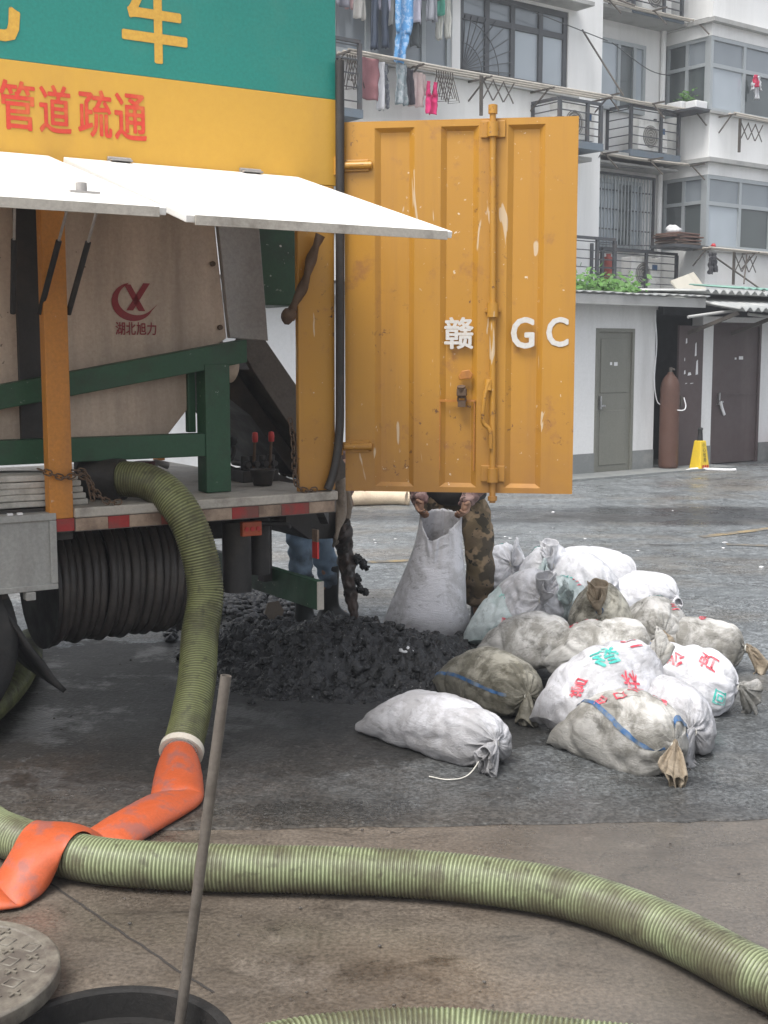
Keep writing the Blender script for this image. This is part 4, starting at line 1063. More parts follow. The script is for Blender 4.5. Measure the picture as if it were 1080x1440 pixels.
SACKS = [
 dict(label='white sack lying alone in front of the sludge heap, neck towards the camera', butt=(0.02, 5.46, 0.13), neck=(0.44, 4.89, 0.12), W=0.38, Hh=0.235, mat='white', seed=1.3, var=0, mirror=False),
 dict(label='olive muddy sack with a thin blue stripe between lone white sack and heap', butt=(0.38, 6.16, 0.14), neck=(0.64, 5.56, 0.14), W=0.36, Hh=0.27, mat='dirty', seed=2.1, var=1, mirror=False, stripes=[((.12, HP + 1.25), (.86, HP + 1.15), .014, m_pb)]),
 dict(label='grubby beige sack with its crumpled neck pointing right, behind the olive sack', butt=(0.53, 6.52, 0.17), neck=(0.93, 6.12, 0.26), W=0.36, Hh=0.27, mat='grey', seed=3.7, var=3, mirror=False, prints=[('川', .75, HP - .6, .06, .4, m_pr)]),
 dict(label='fat white sack with red and green characters, neck gathered up to the right', butt=(0.7, 5.28, 0.17), neck=(1.21, 5.54, 0.29), W=0.4, Hh=0.32, mat='white', seed=4.2, var=2, mirror=False, neckmat='grey', prints=[('营', .20, HP + .55, .065, 1.2, m_pr), ('松', .26, HP + 1.25, .085, .15, m_pr), ('林', .52, HP + 1.0, .065, .3, m_pr), ('绿', .46, HP + .35, .095, .1, m_pt), ('二', .70, HP + .2, .07, 0, m_pr)]),
 dict(label='grey soiled sack with blue corner stripes and red marks, nearest of the right cluster', butt=(0.84, 5.26, 0.16), neck=(1.12, 4.78, 0.14), W=0.39, Hh=0.31, mat='grey', seed=5.9, var=4, mirror=False, neckmat='brown', prints=[('川', .52, HP - .05, .05, 1.4, m_pr), ('由', .38, HP + .62, .05, .3, m_pr), ('人', .66, HP - .45, .085, 1.2, m_pr), ('口', .50, HP + .35, .045, .5, m_pr)], stripes=[((.10, HP + .55), (.95, HP + 1.15), .016, m_pb), ((.10, HP + .45), (.20, HP - .7), .022, m_pb), ((.92, HP - .1), (.78, HP - 1.2), .016, m_pb)]),
 dict(label='plain white sack squeezed behind the blue-striped grey sack', butt=(1.17, 5.62, 0.145), neck=(1.24, 5.0, 0.14), W=0.36, Hh=0.28, mat='white', seed=6.4, var=3, mirror=True),
 dict(label='white sack with red characters and a teal patch at the right edge', butt=(1.12, 6.08, 0.16), neck=(1.61, 5.66, 0.15), W=0.4, Hh=0.3, mat='clean', seed=7.7, var=0, mirror=True, neckmat='grey', prints=[('松', .50, HP + .9, .07, .3, m_pr), ('虹', .72, HP + .8, .075, .3, m_pr), ('回', .80, HP + 1.5, .06, .2, m_pt)]),
 dict(label='grey sack with pale ochre neck, far right behind the teal-patched sack', butt=(1.38, 6.76, 0.14), neck=(1.86, 6.44, 0.14), W=0.36, Hh=0.27, mat='grey', seed=8.3, var=4, mirror=True, neckmat='brown', prints=[('点', .58, HP, .05, .3, m_pr)]),
 dict(label='stained sack with red blotches and blue tie in the middle of the heap of sacks', butt=(0.83, 6.24, 0.2), neck=(1.27, 5.95, 0.28), W=0.36, Hh=0.26, mat='grey', seed=9.1, var=3, mirror=False, tie=m_pb, prints=[('心', .3, HP + .4, .05, .2, m_pr), ('口', .42, HP - .2, .05, .2, m_pr)], neckmat='brown'),
 dict(label='upright soiled sack with brown topknot and blue tie', butt=(1.17, 6.92, 0.19), neck=(1.1, 6.42, 0.36), W=0.38, Hh=0.32, mat='dirty', seed=10.5, var=5, mirror=False, neckmat='brown', tie=m_pb),
 dict(label='striped grey sack with brown neck sagging towards the camera, right of the topknot sack', butt=(1.5, 7.05, 0.18), neck=(1.44, 6.48, 0.22), W=0.4, Hh=0.3, mat='grey', seed=11.2, var=1, mirror=True, neckmat='brown', prints=[('彡', .45, HP, .08, .4, m_pt), ('彡', .72, HP - .5, .06, .4, m_pr)]),
 dict(label='bright white sack with ruffled neck at the far right end of the pile', butt=(1.33, 8.0, 0.17), neck=(1.8, 7.72, 0.16), W=0.38, Hh=0.28, mat='clean', seed=12.8, var=0, mirror=False),
 dict(label='bright white sack at the very back of the pile', butt=(1.03, 8.2, 0.32), neck=(1.58, 7.9, 0.24), W=0.4, Hh=0.3, mat='clean', seed=13.3, var=4, mirror=False),
 dict(label='white sack with radiating pleats facing the camera, above the beige sack', butt=(0.8, 7.38, 0.22), neck=(0.86, 6.86, 0.33), W=0.44, Hh=0.32, mat='white', seed=14.6, var=5, mirror=True),
 dict(label='pale teal printed sack leaning beside the camouflage trousers', butt=(0.56, 6.86, 0.15), neck=(0.9, 7.45, 0.32), W=0.36, Hh=0.26, mat='teal', seed=15.5, var=2, mirror=True, prints=[('回', .10, HP + .6, .06, .1, m_pr), ('圭', .35, HP + .3, .09, .4, m_pt), ('车', .62, HP + .5, .08, .4, m_pt)]),
 dict(label='white sack with teal print and topknot, behind the teal leaning sack', butt=(0.72, 8.3, 0.18), neck=(0.8, 7.9, 0.36), W=0.36, Hh=0.32, mat='clean', seed=16.4, var=2, mirror=False, prints=[('丰', .5, HP - .2, .10, 1.2, m_pt), ('土', .3, HP + .5, .09, 1.2, m_pt)]),
 dict(label='white sack with the tallest twisted topknot at the top of the pile', butt=(0.99, 8.05, 0.22), neck=(1.0, 7.58, 0.4), W=0.4, Hh=0.32, mat='clean', seed=17.1, var=5, mirror=False, prints=[('禾', .55, HP + .3, .10, .8, m_pt)]),
 dict(label='big creased white sack slumping down the centre of the pile', butt=(1.05, 7.82, 0.36), neck=(1.27, 7.22, 0.28), W=0.42, Hh=0.3, mat='clean', seed=18.9, var=4, mirror=False, neckmat='grey'),
 dict(label='small teal-marked sack wedged left of the topknot sack', butt=(1.02, 7.38, 0.22), neck=(1.02, 6.95, 0.3), W=0.34, Hh=0.26, mat='teal', seed=19.7, var=2, mirror=True, prints=[('彡', .6, HP, .07, .5, m_pt), ('三', .75, HP - .4, .06, .5, m_pr)]),
]
for s_ in SACKS: sack(**s_)
mb = MB().tube(catmull([(.40, 4.86, .10), (.33, 4.80, .02), (.25, 4.76, .012), (.17, 4.80, .012)], .01), .0025, 6)
tag(mb.build('loose_string', m_string), 'short loose white string trailing from the lone white sack', 'string')

# open sack held by the worker
def open_sack():
    nu, nv = 52, 80; Cc = 1.12; ht = .80
    r = np.random.RandomState(5); th = np.arange(nv) * 2 * np.pi / nv; R0 = Cc / 2 / np.pi
    ru = np.full((nu - 1, nv), ht / (nu - 1)) * (1 + .04 * r.randn(nu - 1, nv)); rv = np.full((nu, nv), Cc / nv) * (1 + .04 * r.randn(nu, nv)) * (1 + .08 * r.randn(1, nv)); rv *= Cc / rv.sum(1, keepdims=True)
    u = np.linspace(0, 1, nu); P = np.zeros((nu, nv, 3))
    cx = .25 + .07 * u; cy = 7.23 + .03 * u
    P[..., 0] = cx[:, None] + np.cos(th)[None] * R0 * 1.15; P[..., 1] = cy[:, None] + np.sin(th)[None] * (R0 * .75 * np.clip(u / .2, .15, 1))[:, None]; P[..., 2] = (u * ht * .95)[:, None] + .01
    P += r.randn(nu, nv, 3) * .003
    mir = (nv - np.arange(nv)) % nv
    hl, hr = np.array((.205, 7.235, .742)), np.array((.452, 7.25, .735)); vl = np.array((.262, 7.135, .585))
    lip = np.zeros((nv, 3))
    for k in range(nv):
        f = k / nv
        if f < .5: q = hr + (hl - hr) * (f / .5) + np.array((0, .13 * np.sin(2 * np.pi * f), .012 * np.sin(2 * np.pi * f)))
        elif f < .68: q = hl + (vl - hl) * ((f - .5) / .18) + np.array((-.012, -.01, 0)) * np.sin(np.pi * (f - .5) / .18)
        else: q = vl + (hr - vl) * ((f - .68) / .32) + np.array((.0, -.035, -.02)) * np.sin(np.pi * (f - .68) / .32)
        lip[k] = q
    lip[1:-1] += r.randn(nv - 2, 3) * .004
    rv[nu // 2:] *= np.linspace(1, .84, nu - nu // 2)[:, None]
    def extra(P, t):
        P[0] = (P[0] + P[0][mir]) / 2
        P[-1] += (lip - P[-1]) * .8
        ok = P[..., 0] < .47 + .02 * (P[..., 2] < .2)
        P[..., 0] = np.where(ok, P[..., 0], .47 + .02 * (P[..., 2] < .2))
    P = cloth_tube(P, ru, rv, steps=90, extra=extra, zfill=.60, rho=55., ground=.009, fill=np.where(u[:, None] < .80, 1., 0.) * np.ones((nu, nv)))
    mb = MB().add(P.reshape(-1, 3).tolist(), [(i * nv + k, i * nv + (k + 1) % nv, (i + 1) * nv + (k + 1) % nv, (i + 1) * nv + k) for i in range(nu - 1) for k in range(nv)], True)
    o = mb.build('open_sack', m_sack['white']); s2 = o.modifiers.new('sub', 'SUBSURF'); s2.levels = s2.render_levels = 1
    sm = o.modifiers.new('solid', 'SOLIDIFY'); sm.thickness = .004
    tag(o, 'open white sack standing half filled, held by the worker in camouflage', 'sack')
    k_ = int(nu * .50); ring_ = [Vector(P[k_, k]) for k in range(nv)]; c = sum(ring_, Vector()) / nv
    MB().add([c.lerp(p, .93) for p in ring_] + [c + Vector((0, 0, .02))], [(k, (k + 1) % nv, nv) for k in range(nv)], True).build('sludge_fill', m_mud, o)
open_sack()

# ================================================================== people
def skin(name, verts, edges, radii, mat, parent=None, sub=2, folds=0., fs=14, seed=0, root=0):
    me = bpy.data.meshes.new(name); me.from_pydata([tuple(v) for v in verts], edges, [])
    o = bpy.data.objects.new(name, me); col.objects.link(o)
    m_ = o.modifiers.new('skin', 'SKIN'); m_.use_smooth_shade = True
    sv = me.skin_vertices[0].data
    for i, r in enumerate(radii): sv[i].radius = r if isinstance(r, tuple) else (r, r)
    sv[root].use_root = True
    s2 = o.modifiers.new('sub', 'SUBSURF'); s2.levels = s2.render_levels = sub
    dg = bpy.context.evaluated_depsgraph_get()
    me2 = bpy.data.meshes.new_from_object(o.evaluated_get(dg))
    bpy.data.objects.remove(o); bpy.data.meshes.remove(me)
    if folds:
        me2.update()
        nr = [v.normal.copy() for v in me2.vertices]
        for v, n_ in zip(me2.vertices, nr):
            q = Vector(v.co)
            v.co = q + n_ * folds * (noise.noise(Vector((q.x * fs, q.y * fs, q.z * fs * 1.8 + seed))) + .5 * noise.noise(q * fs * 2.2))
    for p in me2.polygons: p.use_smooth = True
    me2.materials.clear(); me2.materials.append(mat)
    return link(name, me2, parent)
def chain_mesh(chains):
    V, E, Rr = [], [], []
    for ch in chains:
        prev = None
        for item in ch:
            if isinstance(item, int): prev = item; continue
            p, r = item; V.append(p); Rr.append(r); i = len(V) - 1
            if prev is not None: E.append((prev, i))
            prev = i
    return V, E, Rr
def boot(parent, ankle, toe_dir, ht, mat=None):
    a = Vector(ankle); t = Vector(toe_dir).normalized(); mb = MB(); sd_ = Vector((-t.y, t.x, 0)); vs_ = []; seg = 20
    prof = [(.0, .125, .048, -.035, 0.), (.012, .132, .052, -.035, 0), (.03, .132, .052, -.034, .0), (.055, .115, .048, -.04, .0), (.08, .078, .045, -.018, .0), (.11, .058, .044, -.004, 0), (.16, .053, .047, 0, 0), (ht * .7, .058, .054, 0, 0), (ht, .062, .058, 0, 0)]
    for z, lx, ly, cxo, _ in prof:
        for k in range(seg):
            th = 2 * pi * k / seg
            vs_.append(Vector((a.x, a.y, a.z + z)) + t * (lx * cos(th) + (lx - .058 if z < .1 else 0) * .55) + sd_ * ly * sin(th) * (1 - .15 * cos(th)))
    n_ = len(prof)
    mb.add(vs_, [(i * seg + k, i * seg + (k + 1) % seg, (i + 1) * seg + (k + 1) % seg, (i + 1) * seg + k) for i in range(n_ - 1) for k in range(seg)], True)
    mb.add([vs_[k] for k in range(seg)], [tuple(range(seg))]); mb.add([vs_[-seg + k] for k in range(seg)], [tuple(range(seg))])
    o = mb.build('boot', mat or m_boot, parent); s2 = o.modifiers.new('sub', 'SUBSURF'); s2.levels = s2.render_levels = 1
    return o
def hand_chains(wrist, fwd, palm_n, thumb_side, idx0, curl):
    """palm plus five jointed fingers rooted in the palm"""
    w = Vector(wrist); f = Vector(fwd).normalized(); n_ = Vector(palm_n).normalized(); n_ = (n_ - f * n_.dot(f)).normalized(); s_ = f.cross(n_) * thumb_side
    ch = []
    base = w + f * .045
    for k, (off, ln) in enumerate(((.030, .070), (.010, .078), (-.011, .073), (-.030, .058))):
        kn = w + f * .085 + s_ * off
        p1_ = kn + (f * cos(curl * .5) + n_ * sin(curl * .5)) * ln * .45
        p2_ = p1_ + (f * cos(curl * 1.4) + n_ * sin(curl * 1.4)) * ln * .32
        p3_ = p2_ + (f * cos(curl * 2.1) + n_ * sin(curl * 2.1)) * ln * .25
        ch.append([idx0, (kn, .0115), (p1_, .0095), (p2_, .0085), (p3_, .0075)])
    t1 = w + f * .035 + s_ * .040 + n_ * .008
    t2 = t1 + (f * .7 + s_ * .45 + n_ * .5).normalized() * .036
    t3 = t2 + (f * .7 + n_ * .7).normalized() * .030
    ch.append([idx0, (t1, .0125), (t2, .0105), (t3, .0085)])
    return ch
def head(parent, c, look, hairmat=m_hair, hr=.105):
    c = Vector(c); e = empty_head = None
    q = Vector(look).to_track_quat('Y', 'Z').to_matrix().to_4x4()
    def P(x, y, z): return c + (q @ Vector((x, y, z)))
    return P

def worker_bagging():
    X, Y = .43, 7.56
    hip = Vector((X, Y + .06, .86)); chest = Vector((X, Y + .02, 1.22)); neck_ = Vector((X, Y - .02, 1.40)); hd = Vector((X, Y - .07, 1.56))
    lh, rh = Vector((.203, 7.24, .745)), Vector((.452, 7.25, .735))            # the hands hold the lip of the sack
    lw, rw = Vector((.205, 7.30, .81)), Vector((.475, 7.31, .80))
    le, re = Vector((.19, 7.52, 1.02)), Vector((.66, 7.52, 1.02))
    ls_, rs_ = Vector((X - .19, Y + .0, 1.34)), Vector((X + .19, Y, 1.34))
    lk, rk = Vector((X - .11, Y - .04, .47)), Vector((X + .135, Y - .06, .47))
    la, ra = Vector((X - .12, Y + .02, .10)), Vector((X + .14, Y - .0, .10))
    lf, rf = la + Vector((-.03, -.13, -.06)), ra + Vector((.03, -.13, -.06))
    body = [[(hip, (.14, .11))], [0, ((hip + chest) / 2, (.13, .10)), (chest, (.145, .11)), (neck_ + Vector((0, 0, -.04)), (.06, .06)), (neck_, .052), (hd + Vector((0, .0, -.07)), .06), (hd, (.078, .095)), (hd + Vector((0, .01, .08)), (.07, .08))]]
    # indices: 0 hip 1 mid 2 chest 3.. neck
    body += [[2, (ls_, .055), (le, .042), (lw, .029), (lw + (lh - lw) * .55, (.036, .022))], [2, (rs_, .055), (re, .042), (rw, .029), (rw + (rh - rw) * .55, (.036, .022))]]
    body += [[0, (hip + Vector((-.09, 0, -.06)), .088), (lk, .058), (la, .04), (lf, .038)], [0, (hip + Vector((.09, 0, -.06)), .088), (rk, .058), (ra, .04), (rf, .038)]]
    il, ir = 11, 15
    body += hand_chains(lw, lh - lw + Vector((0, -.02, -.02)), Vector((.6, -.5, 0)), 1, il, 1.0)
    body += hand_chains(rw, rh - rw + Vector((0, -.02, -.02)), Vector((-.6, -.5, 0)), -1, ir, 1.0)
    # nose and ears as short stubs
    body += [[7, (hd + Vector((0, -.105, -.01)), .014)], [7, (hd + Vector((-.085, .01, -.01)), .016)], [7, (hd + Vector((.085, .01, -.01)), .016)]]
    V, E, Rr = chain_mesh(body)
    p = skin('person', V, E, Rr, m_skin, sub=2)
    tag(p, 'worker in camouflage trousers behind the open rear door, holding the open sack', 'person')
    for sx in (-1, 1): MB().blob((hd.x + .032 * sx, hd.y - .088, hd.z + .005), .011, 1, amp=0).build('eye', m_white, p)
    MB().blob((hd.x, hd.y - .092, hd.z - .055), .02, 2, amp=0, sc=(1.3, .4, .35)).build('mouth', m_red, p)
    MB().blob((hd.x, hd.y + .022, hd.z + .045), .108, 4, (16, 10), .12, (.88, 1, .9)).build('hair', m_hair, p)
    V, E, Rr = chain_mesh([[(hip + Vector((0, 0, .06)), (.165, .125)), (hip + Vector((0, 0, -.02)), (.17, .13))],
                           [1, (hip + Vector((-.10, 0, -.12)), .108), (lk + Vector((0, -.0, .06)), .090), (lk + Vector((0, .0, -.1)), .084), (la + Vector((0, 0, .10)), .088), (la + Vector((0, 0, .03)), .082)],
                           [1, (hip + Vector((.10, 0, -.12)), .108), (rk + Vector((.0, 0, .06)), .096), (rk + Vector((.01, 0, -.1)), .090), (ra + Vector((0, 0, .10)), .094), (ra + Vector((0, 0, .03)), .088)]])
    skin('trousers', V, E, Rr, m_camo, p, 3, .013, 9, 3)
    V, E, Rr = chain_mesh([[(hip + Vector((0, -.01, -.13)), (.20, .165)), (hip + Vector((0, -.01, -.02)), (.20, .165)), ((hip + chest) / 2, (.16, .125)), (chest, (.17, .13)), (neck_ + Vector((0, 0, -.05)), .075)]])
    skin('shirt', V, E, Rr, m_shirt, p, 3, .012, 10, 1)
    for s0, e_, w_ in ((ls_, le, lw), (rs_, re, rw)):
        V, E, Rr = chain_mesh([[(s0, .072), ((s0 + e_) / 2, .064), (e_, .058), ((e_ + w_) / 2, .054), (w_, .050), (w_ + (w_ - e_) * .12, .046)]])
        skin('sleeve', V, E, Rr, m_camo2, p, 3, .014, 20, 2)
    boot(p, (la.x, la.y + .03, 0.007), (-.15, -1, 0), .20); boot(p, (ra.x, ra.y + .03, 0.007), (.25, -1, 0), .20)
worker_bagging()

def worker_bending():
    # stands behind the discharge spout, bent forward to the right with one arm down to a shovel
    la, ra = Vector((-.47, 7.42, .09)), Vector((-.33, 7.66, .09))
    lk, rk = Vector((-.49, 7.42, .47)), Vector((-.365, 7.64, .48))
    hip = Vector((-.50, 7.58, .87)); chest = Vector((-.24, 7.52, 1.02)); neck_ = Vector((-.10, 7.50, 1.03)); hd = Vector((.04, 7.48, 1.04))
    ls_, rs_ = Vector((-.205, 7.36, .93)), Vector((-.20, 7.68, .95))
    le, lw = Vector((-.215, 7.27, .90)), Vector((-.235, 7.13, .86))
    re, rw = Vector((-.10, 7.60, .90)), Vector((-.10, 7.42, .90))
    body = [[(hip, (.13, .12))], [0, ((hip + chest) / 2, (.13, .11)), (chest, (.14, .11)), ((chest + neck_) / 2, .075), (neck_, .052), ((neck_ + hd) / 2, .055), (hd, (.08, .09)), (hd + Vector((.05, 0, .03)), (.07, .08))],
            [2, (ls_, .05), (le, .04), (lw, .028), (lw + Vector((.0, -.05, -.01)), (.036, .022))], [2, (rs_, .05), (re, .04), (rw, .028), (rw + Vector((0, -.05, 0)), (.036, .022))],
            [0, (hip + Vector((-.02, -.09, -.06)), .085), (lk, .056), (la, .04), (la + Vector((.12, -.02, -.05)), .036)], [0, (hip + Vector((.02, .09, -.06)), .085), (rk, .056), (ra, .04), (ra + Vector((.12, 0, -.05)), .036)]]
    body += hand_chains(lw, (0, -1, -.2), (0, .2, -1), 1, 11, .8) + hand_chains(rw, (0, -1, .1), (0, .2, -1), -1, 15, .8)
    body += [[7, (hd + Vector((.09, 0, -.02)), .014)], [7, (hd + Vector((0, -.085, -.01)), .016)], [7, (hd + Vector((0, .085, -.01)), .016)]]
    V, E, Rr = chain_mesh(body)
    p = skin('person', V, E, Rr, m_skin, sub=2)
    tag(p, 'worker in blue jeans and black rubber boots bending behind the truck tail', 'person')
    for sy in (-1, 1): MB().blob((hd.x + .085, hd.y + .032 * sy, hd.z + .0), .011, 1, amp=0).build('eye', m_white, p)
    MB().blob((hd.x + .08, hd.y, hd.z - .055), .02, 2, amp=0, sc=(.4, 1.3, .35)).build('mouth', m_red, p)
    MB().blob((hd.x - .01, hd.y, hd.z + .04), .105, 4, (16, 10), .12, (1, .9, .9)).build('hair', m_hair, p)
    V, E, Rr = chain_mesh([[(hip + Vector((.06, 0, .06)), (.15, .13)), (hip + Vector((0, 0, -.02)), (.155, .13))],
                           [1, (hip + Vector((-.01, -.09, -.14)), .10), (lk + Vector((.0, 0, .06)), .082), (lk + Vector((0, 0, -.12)), .074), (la + Vector((0, 0, .2)), .064), (la + Vector((0, 0, .1)), .054)],
                           [1, (hip + Vector((.02, .09, -.14)), .10), (rk + Vector((.0, 0, .06)), .082), (rk + Vector((0, 0, -.08)), .072), (ra + Vector((0, 0, .22)), .066), (ra + Vector((0, 0, .12)), .056)]])
    skin('trousers', V, E, Rr, m_jeans, p, 3, .018, 12, 3)
    V, E, Rr = chain_mesh([[(hip + Vector((.05, 0, .05)), (.16, .14)), ((hip + chest) / 2, (.16, .14)), (chest, (.16, .13)), (neck_ + Vector((-.04, 0, 0)), .08)]])
    skin('jacket', V, E, Rr, m_mauve, p, 3, .014, 10, 1)
    for s0, e_, w_ in ((ls_, le, lw), (rs_, re, rw)):
        V, E, Rr = chain_mesh([[(s0, .070), ((s0 + e_) / 2, .066), (e_, .060), ((e_ + w_) / 2, .054), (w_ + (e_ - w_) * .1, .050)]])
        skin('sleeve', V, E, Rr, m_mauve, p, 3, .016, 18, 2)
    for w_ in (lw, rw):
        V, E, Rr = chain_mesh([[(w_ + Vector((0, .05, .01)), .042), (w_ + Vector((0, .02, 0)), .040), (w_ + Vector((0, -.01, 0)), .038)]])
        skin('glove', V, E, Rr, m_glove, p, 2, .008, 20, 1)
    boot(p, (la.x, la.y, .007), (1, -.2, 0), .34); boot(p, (ra.x, ra.y, .007), (1, -.1, 0), .36)
worker_bending()

# sludge dropping from the lip of the spout on to the heap
m_brownsludge = M('brown_wet_sludge', (.085, .06, .05), .3, var=.4, scale=14, dirt=(.02, .018, .017), damt=.9, dscale=11, dpos=(.42, .58), bump=.4, bscale=50)
fs_ = empty('falling_sludge', (-.18, 7.0, .13)); tag(fs_, 'brown and black sludge dropping from the spout lip on to the heap', 'falling sludge')
path = catmull([(-.075, -.06, .60), (-.055, -.02, .53), (-.04, 0, .46), (-.03, 0, .36), (-.012, 0, .26), (.0, 0, .16), (.012, 0, .07), (.016, 0, -.02)], .008); n_ = len(path)
def rr_(i, th):
    f = i / n_
    b = .058 - .042 * f ** 1.2
    return max(.010, b * (1 + .30 * noise.noise((f * 5, cos(th) * 1.3, sin(th) * 1.3)) + .38 * noise.noise((f * 17, cos(th) * 2.6, sin(th) * 2.6))))
MB().tube(path, 0, 22, rfun=rr_).build('stream', m_brownsludge, fs_)
for k, (x, z, r) in enumerate(((.035, .38, .026), (.062, .355, .022), (.085, .33, .014), (.03, .27, .022), (.045, .215, .020), (.078, .19, .018), (-.03, .19, .016))):
    MB().blob((x, .01 * (k % 3), z), r, k + 3, (12, 8), .7, (1.1, .9, 1.2)).build('falling_clod', m_mud, fs_)

# ================================================================== row of sheds
shed = empty('storage_sheds', S_O, S_A)
tag(shed, 'row of low white rendered sheds with tin roof and metal doors', 'shed')
def wallseg(x0, x1, z0=.30, z1=2.45, y0=0., y1=.2, nm='wall', m=m_swall): return box(nm, m, shed, (x0, x1, y0, y1, z0, z1))
for a, b in ((-14, 0), (.78, 1.22), (2.26, 2.50), (3.66, 9)):
    wallseg(a, b); wallseg(a, b, 0, .30, -.012, .2, 'plinth', m_plinth)
wallseg(0, .78, 2.0); wallseg(1.22, 2.26, 2.28); wallseg(2.50, 3.66, 2.12)
box('back_wall', m_swall, shed, (-14, 9, 3.0, 3.15, 0, 2.6))
box('floor_slab', m_plinth, shed, (-14, 9, .201, 2.99, 0.01, .04))
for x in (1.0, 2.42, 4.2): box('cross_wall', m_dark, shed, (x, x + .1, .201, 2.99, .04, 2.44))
def metal_door(x0, x1, z1, y, mat, lab, panels, hx, marks):
    d = box('door', mat, shed, (x0 + .02, x1 - .02, y, y + .04, .02, z1 - .02), .004); tag(d, lab)
    MB().box(x0, x0 + .05, y - .03, y + .06, .0, z1).box(x1 - .05, x1, y - .03, y + .06, .0, z1).box(x0 + .05, x1 - .05, y - .03, y + .06, z1 - .05, z1).build('door_frame', mat, d, .004)
    for a, b, c, e in panels: MB().box(a, b, y - .012, y + .002, c, e).build('door_panel', mat, d, .008)
    MB().box(hx, hx + .10, y - .05, y - .035, .93, .955).box(hx, hx + .025, y - .05, y + .001, .9, 1.08).build('handle', m_clamp, d, .003)
    for a, b, c, e in marks: box('paper_scrap', m_white, d, (a, b, y - .0145, y - .0125, c, e))
    return d
metal_door(0, .78, 2.0, .02, m_gdoor, 'grey green panelled metal door', [(.12, .66, 1.12, 1.86), (.12, .66, .12, .88)], .09, [(.30, .34, 1.50, 1.54), (.38, .45, 1.49, 1.54)])
d2 = metal_door(2.50, 3.66, 2.12, .03, m_bdoor, 'wide dark brown metal door', [], 2.66, [(3.04, 3.08, 1.57, 1.60), (3.14, 3.24, 1.57, 1.62)])
box('door_rail', m_bdoor, d2, (2.56, 3.60, .012, .029, 1.03, 1.06))
MB().tube([(2.70, -.01, .95), (2.74, -.01, .85), (2.80, -.01, .75)], .022, 8).build('door_tag', m_white, d2)
d3 = box('door', m_bdoor, shed, (1.70, 2.24, -.03, .01, .02, 2.06), .004); tag(d3, 'brown metal door leaf standing ajar beside the gas cylinder')
mb = MB()
for x, z, w, h in ((1.84, 1.80, .03, .08), (2.05, 1.62, .035, .20), (2.08, 1.35, .05, .22), (1.82, 1.36, .03, .06), (1.90, 1.34, .08, .05), (1.85, 1.22, .05, .015), (1.96, 1.22, .08, .015), (1.82, 1.55, .012, .05)):
    mb = MB().prism([(x, z), (x + w, z + .01), (x + w * .8, z + h), (x + w * .2, z + h * .9)], -.034, -.0305).build('paper_scrap', m_white, d3)
box('handle', m_msteel, d3, (1.74, 1.77, -.06, -.031, .9, 1.05))
# corrugated roof sheets
def corrugated(x0, x1, y0, y1, z0, z1, mat, nm='roof_sheet', pitch=.18, amp=.022):
    mb = MB(); n_ = int((x1 - x0) / pitch * 6); vs_ = []
    for i in range(n_ + 1):
        x = x0 + (x1 - x0) * i / n_; w = amp * sin(2 * pi * (x - x0) / pitch)
        for y, z in ((y0, z0), (y1, z1)): vs_.append((x, y, z + w))
    mb.add(vs_, [(2 * i, 2 * i + 2, 2 * i + 3, 2 * i + 1) for i in range(n_)], True)
    o = mb.build(nm, mat, shed); sm = o.modifiers.new('solid', 'SOLIDIFY'); sm.thickness = .012
    return o
for i in range(12):
    corrugated(-9 + i * .9, -8.08 + i * .9, -.42 - .02 * (i % 3), 3.2, 2.455 + .008 * (i % 2), 2.66, m_roof, amp=.009)
for i in range(7):
    corrugated(1.85 + i * .9, 2.77 + i * .9, -.95 + .03 * (i % 2), .6, 2.26 + .01 * (i % 2), 2.52, m_roof, amp=.03)
for i in range(7):
    corrugated(1.85 + i * .9, 2.77 + i * .9, -.35, 3.2, 2.53, 2.70, m_roof, amp=.03)
box('gutter_board', m_ledge, shed, (-9, 1.8, -.40, -.36, 2.30, 2.43))
box('lintel_beam', m_dark, shed, (1.25, 9, -.10, -.01, 2.20, 2.36))
for x in (1.9, 2.9, 3.9, 4.9): MB().beam((x, -.02, 1.95), (x + .05, -.85, 2.22), .04, .05).build('roof_bracket', m_msteel, shed)
for p, q in (((1.3, -.5, 2.16), (2.4, -.75, 2.30)), ((2.5, -.6, 2.22), (3.6, -.85, 2.12)), ((3.3, -.5, 2.26), (4.2, -.8, 2.22))):
    MB().tube([p, q], .022, 8).build('support_pole', m_ledge, shed)
corrugated(3.5, 4.6, .3, 1.3, 2.66, 2.76, m_teal, amp=.012)
o = MB().box(-.35, .35, -.015, .015, 0, .36).build('leaning_board', M('pale_board', (.5, .47, .4), .8, var=.1, streak=True, dirt=(.3, .26, .2)), shed); o.location = (3.9, 1.5, 2.62); o.rotation_euler = (radians(-35), radians(-14), radians(8))
# apron in front of the sheds
mb = MB().box(-14, 2.4, -.55, -.013, .006, .035); o = mb.build('pavement', m_plinth); o.location = S_O; o.rotation_euler = (0, 0, S_A)
tag(o, 'narrow pale concrete apron at the foot of the sheds', kind='structure')
# cable on the wall
mb = MB().tube(catmull([(1.16, -.03, 2.2), (1.20, -.04, 1.8), (1.17, -.04, 1.3), (1.22, -.05, 1.0), (1.28, -.1, .92)], .05), .008, 6).tube(catmull([(1.28, -.1, .92), (1.40, -.32, .86), (1.55, -.30, .90), (1.62, -.2, 1.05)], .03), .009, 6)
o = mb.build('cable', m_white, shed)

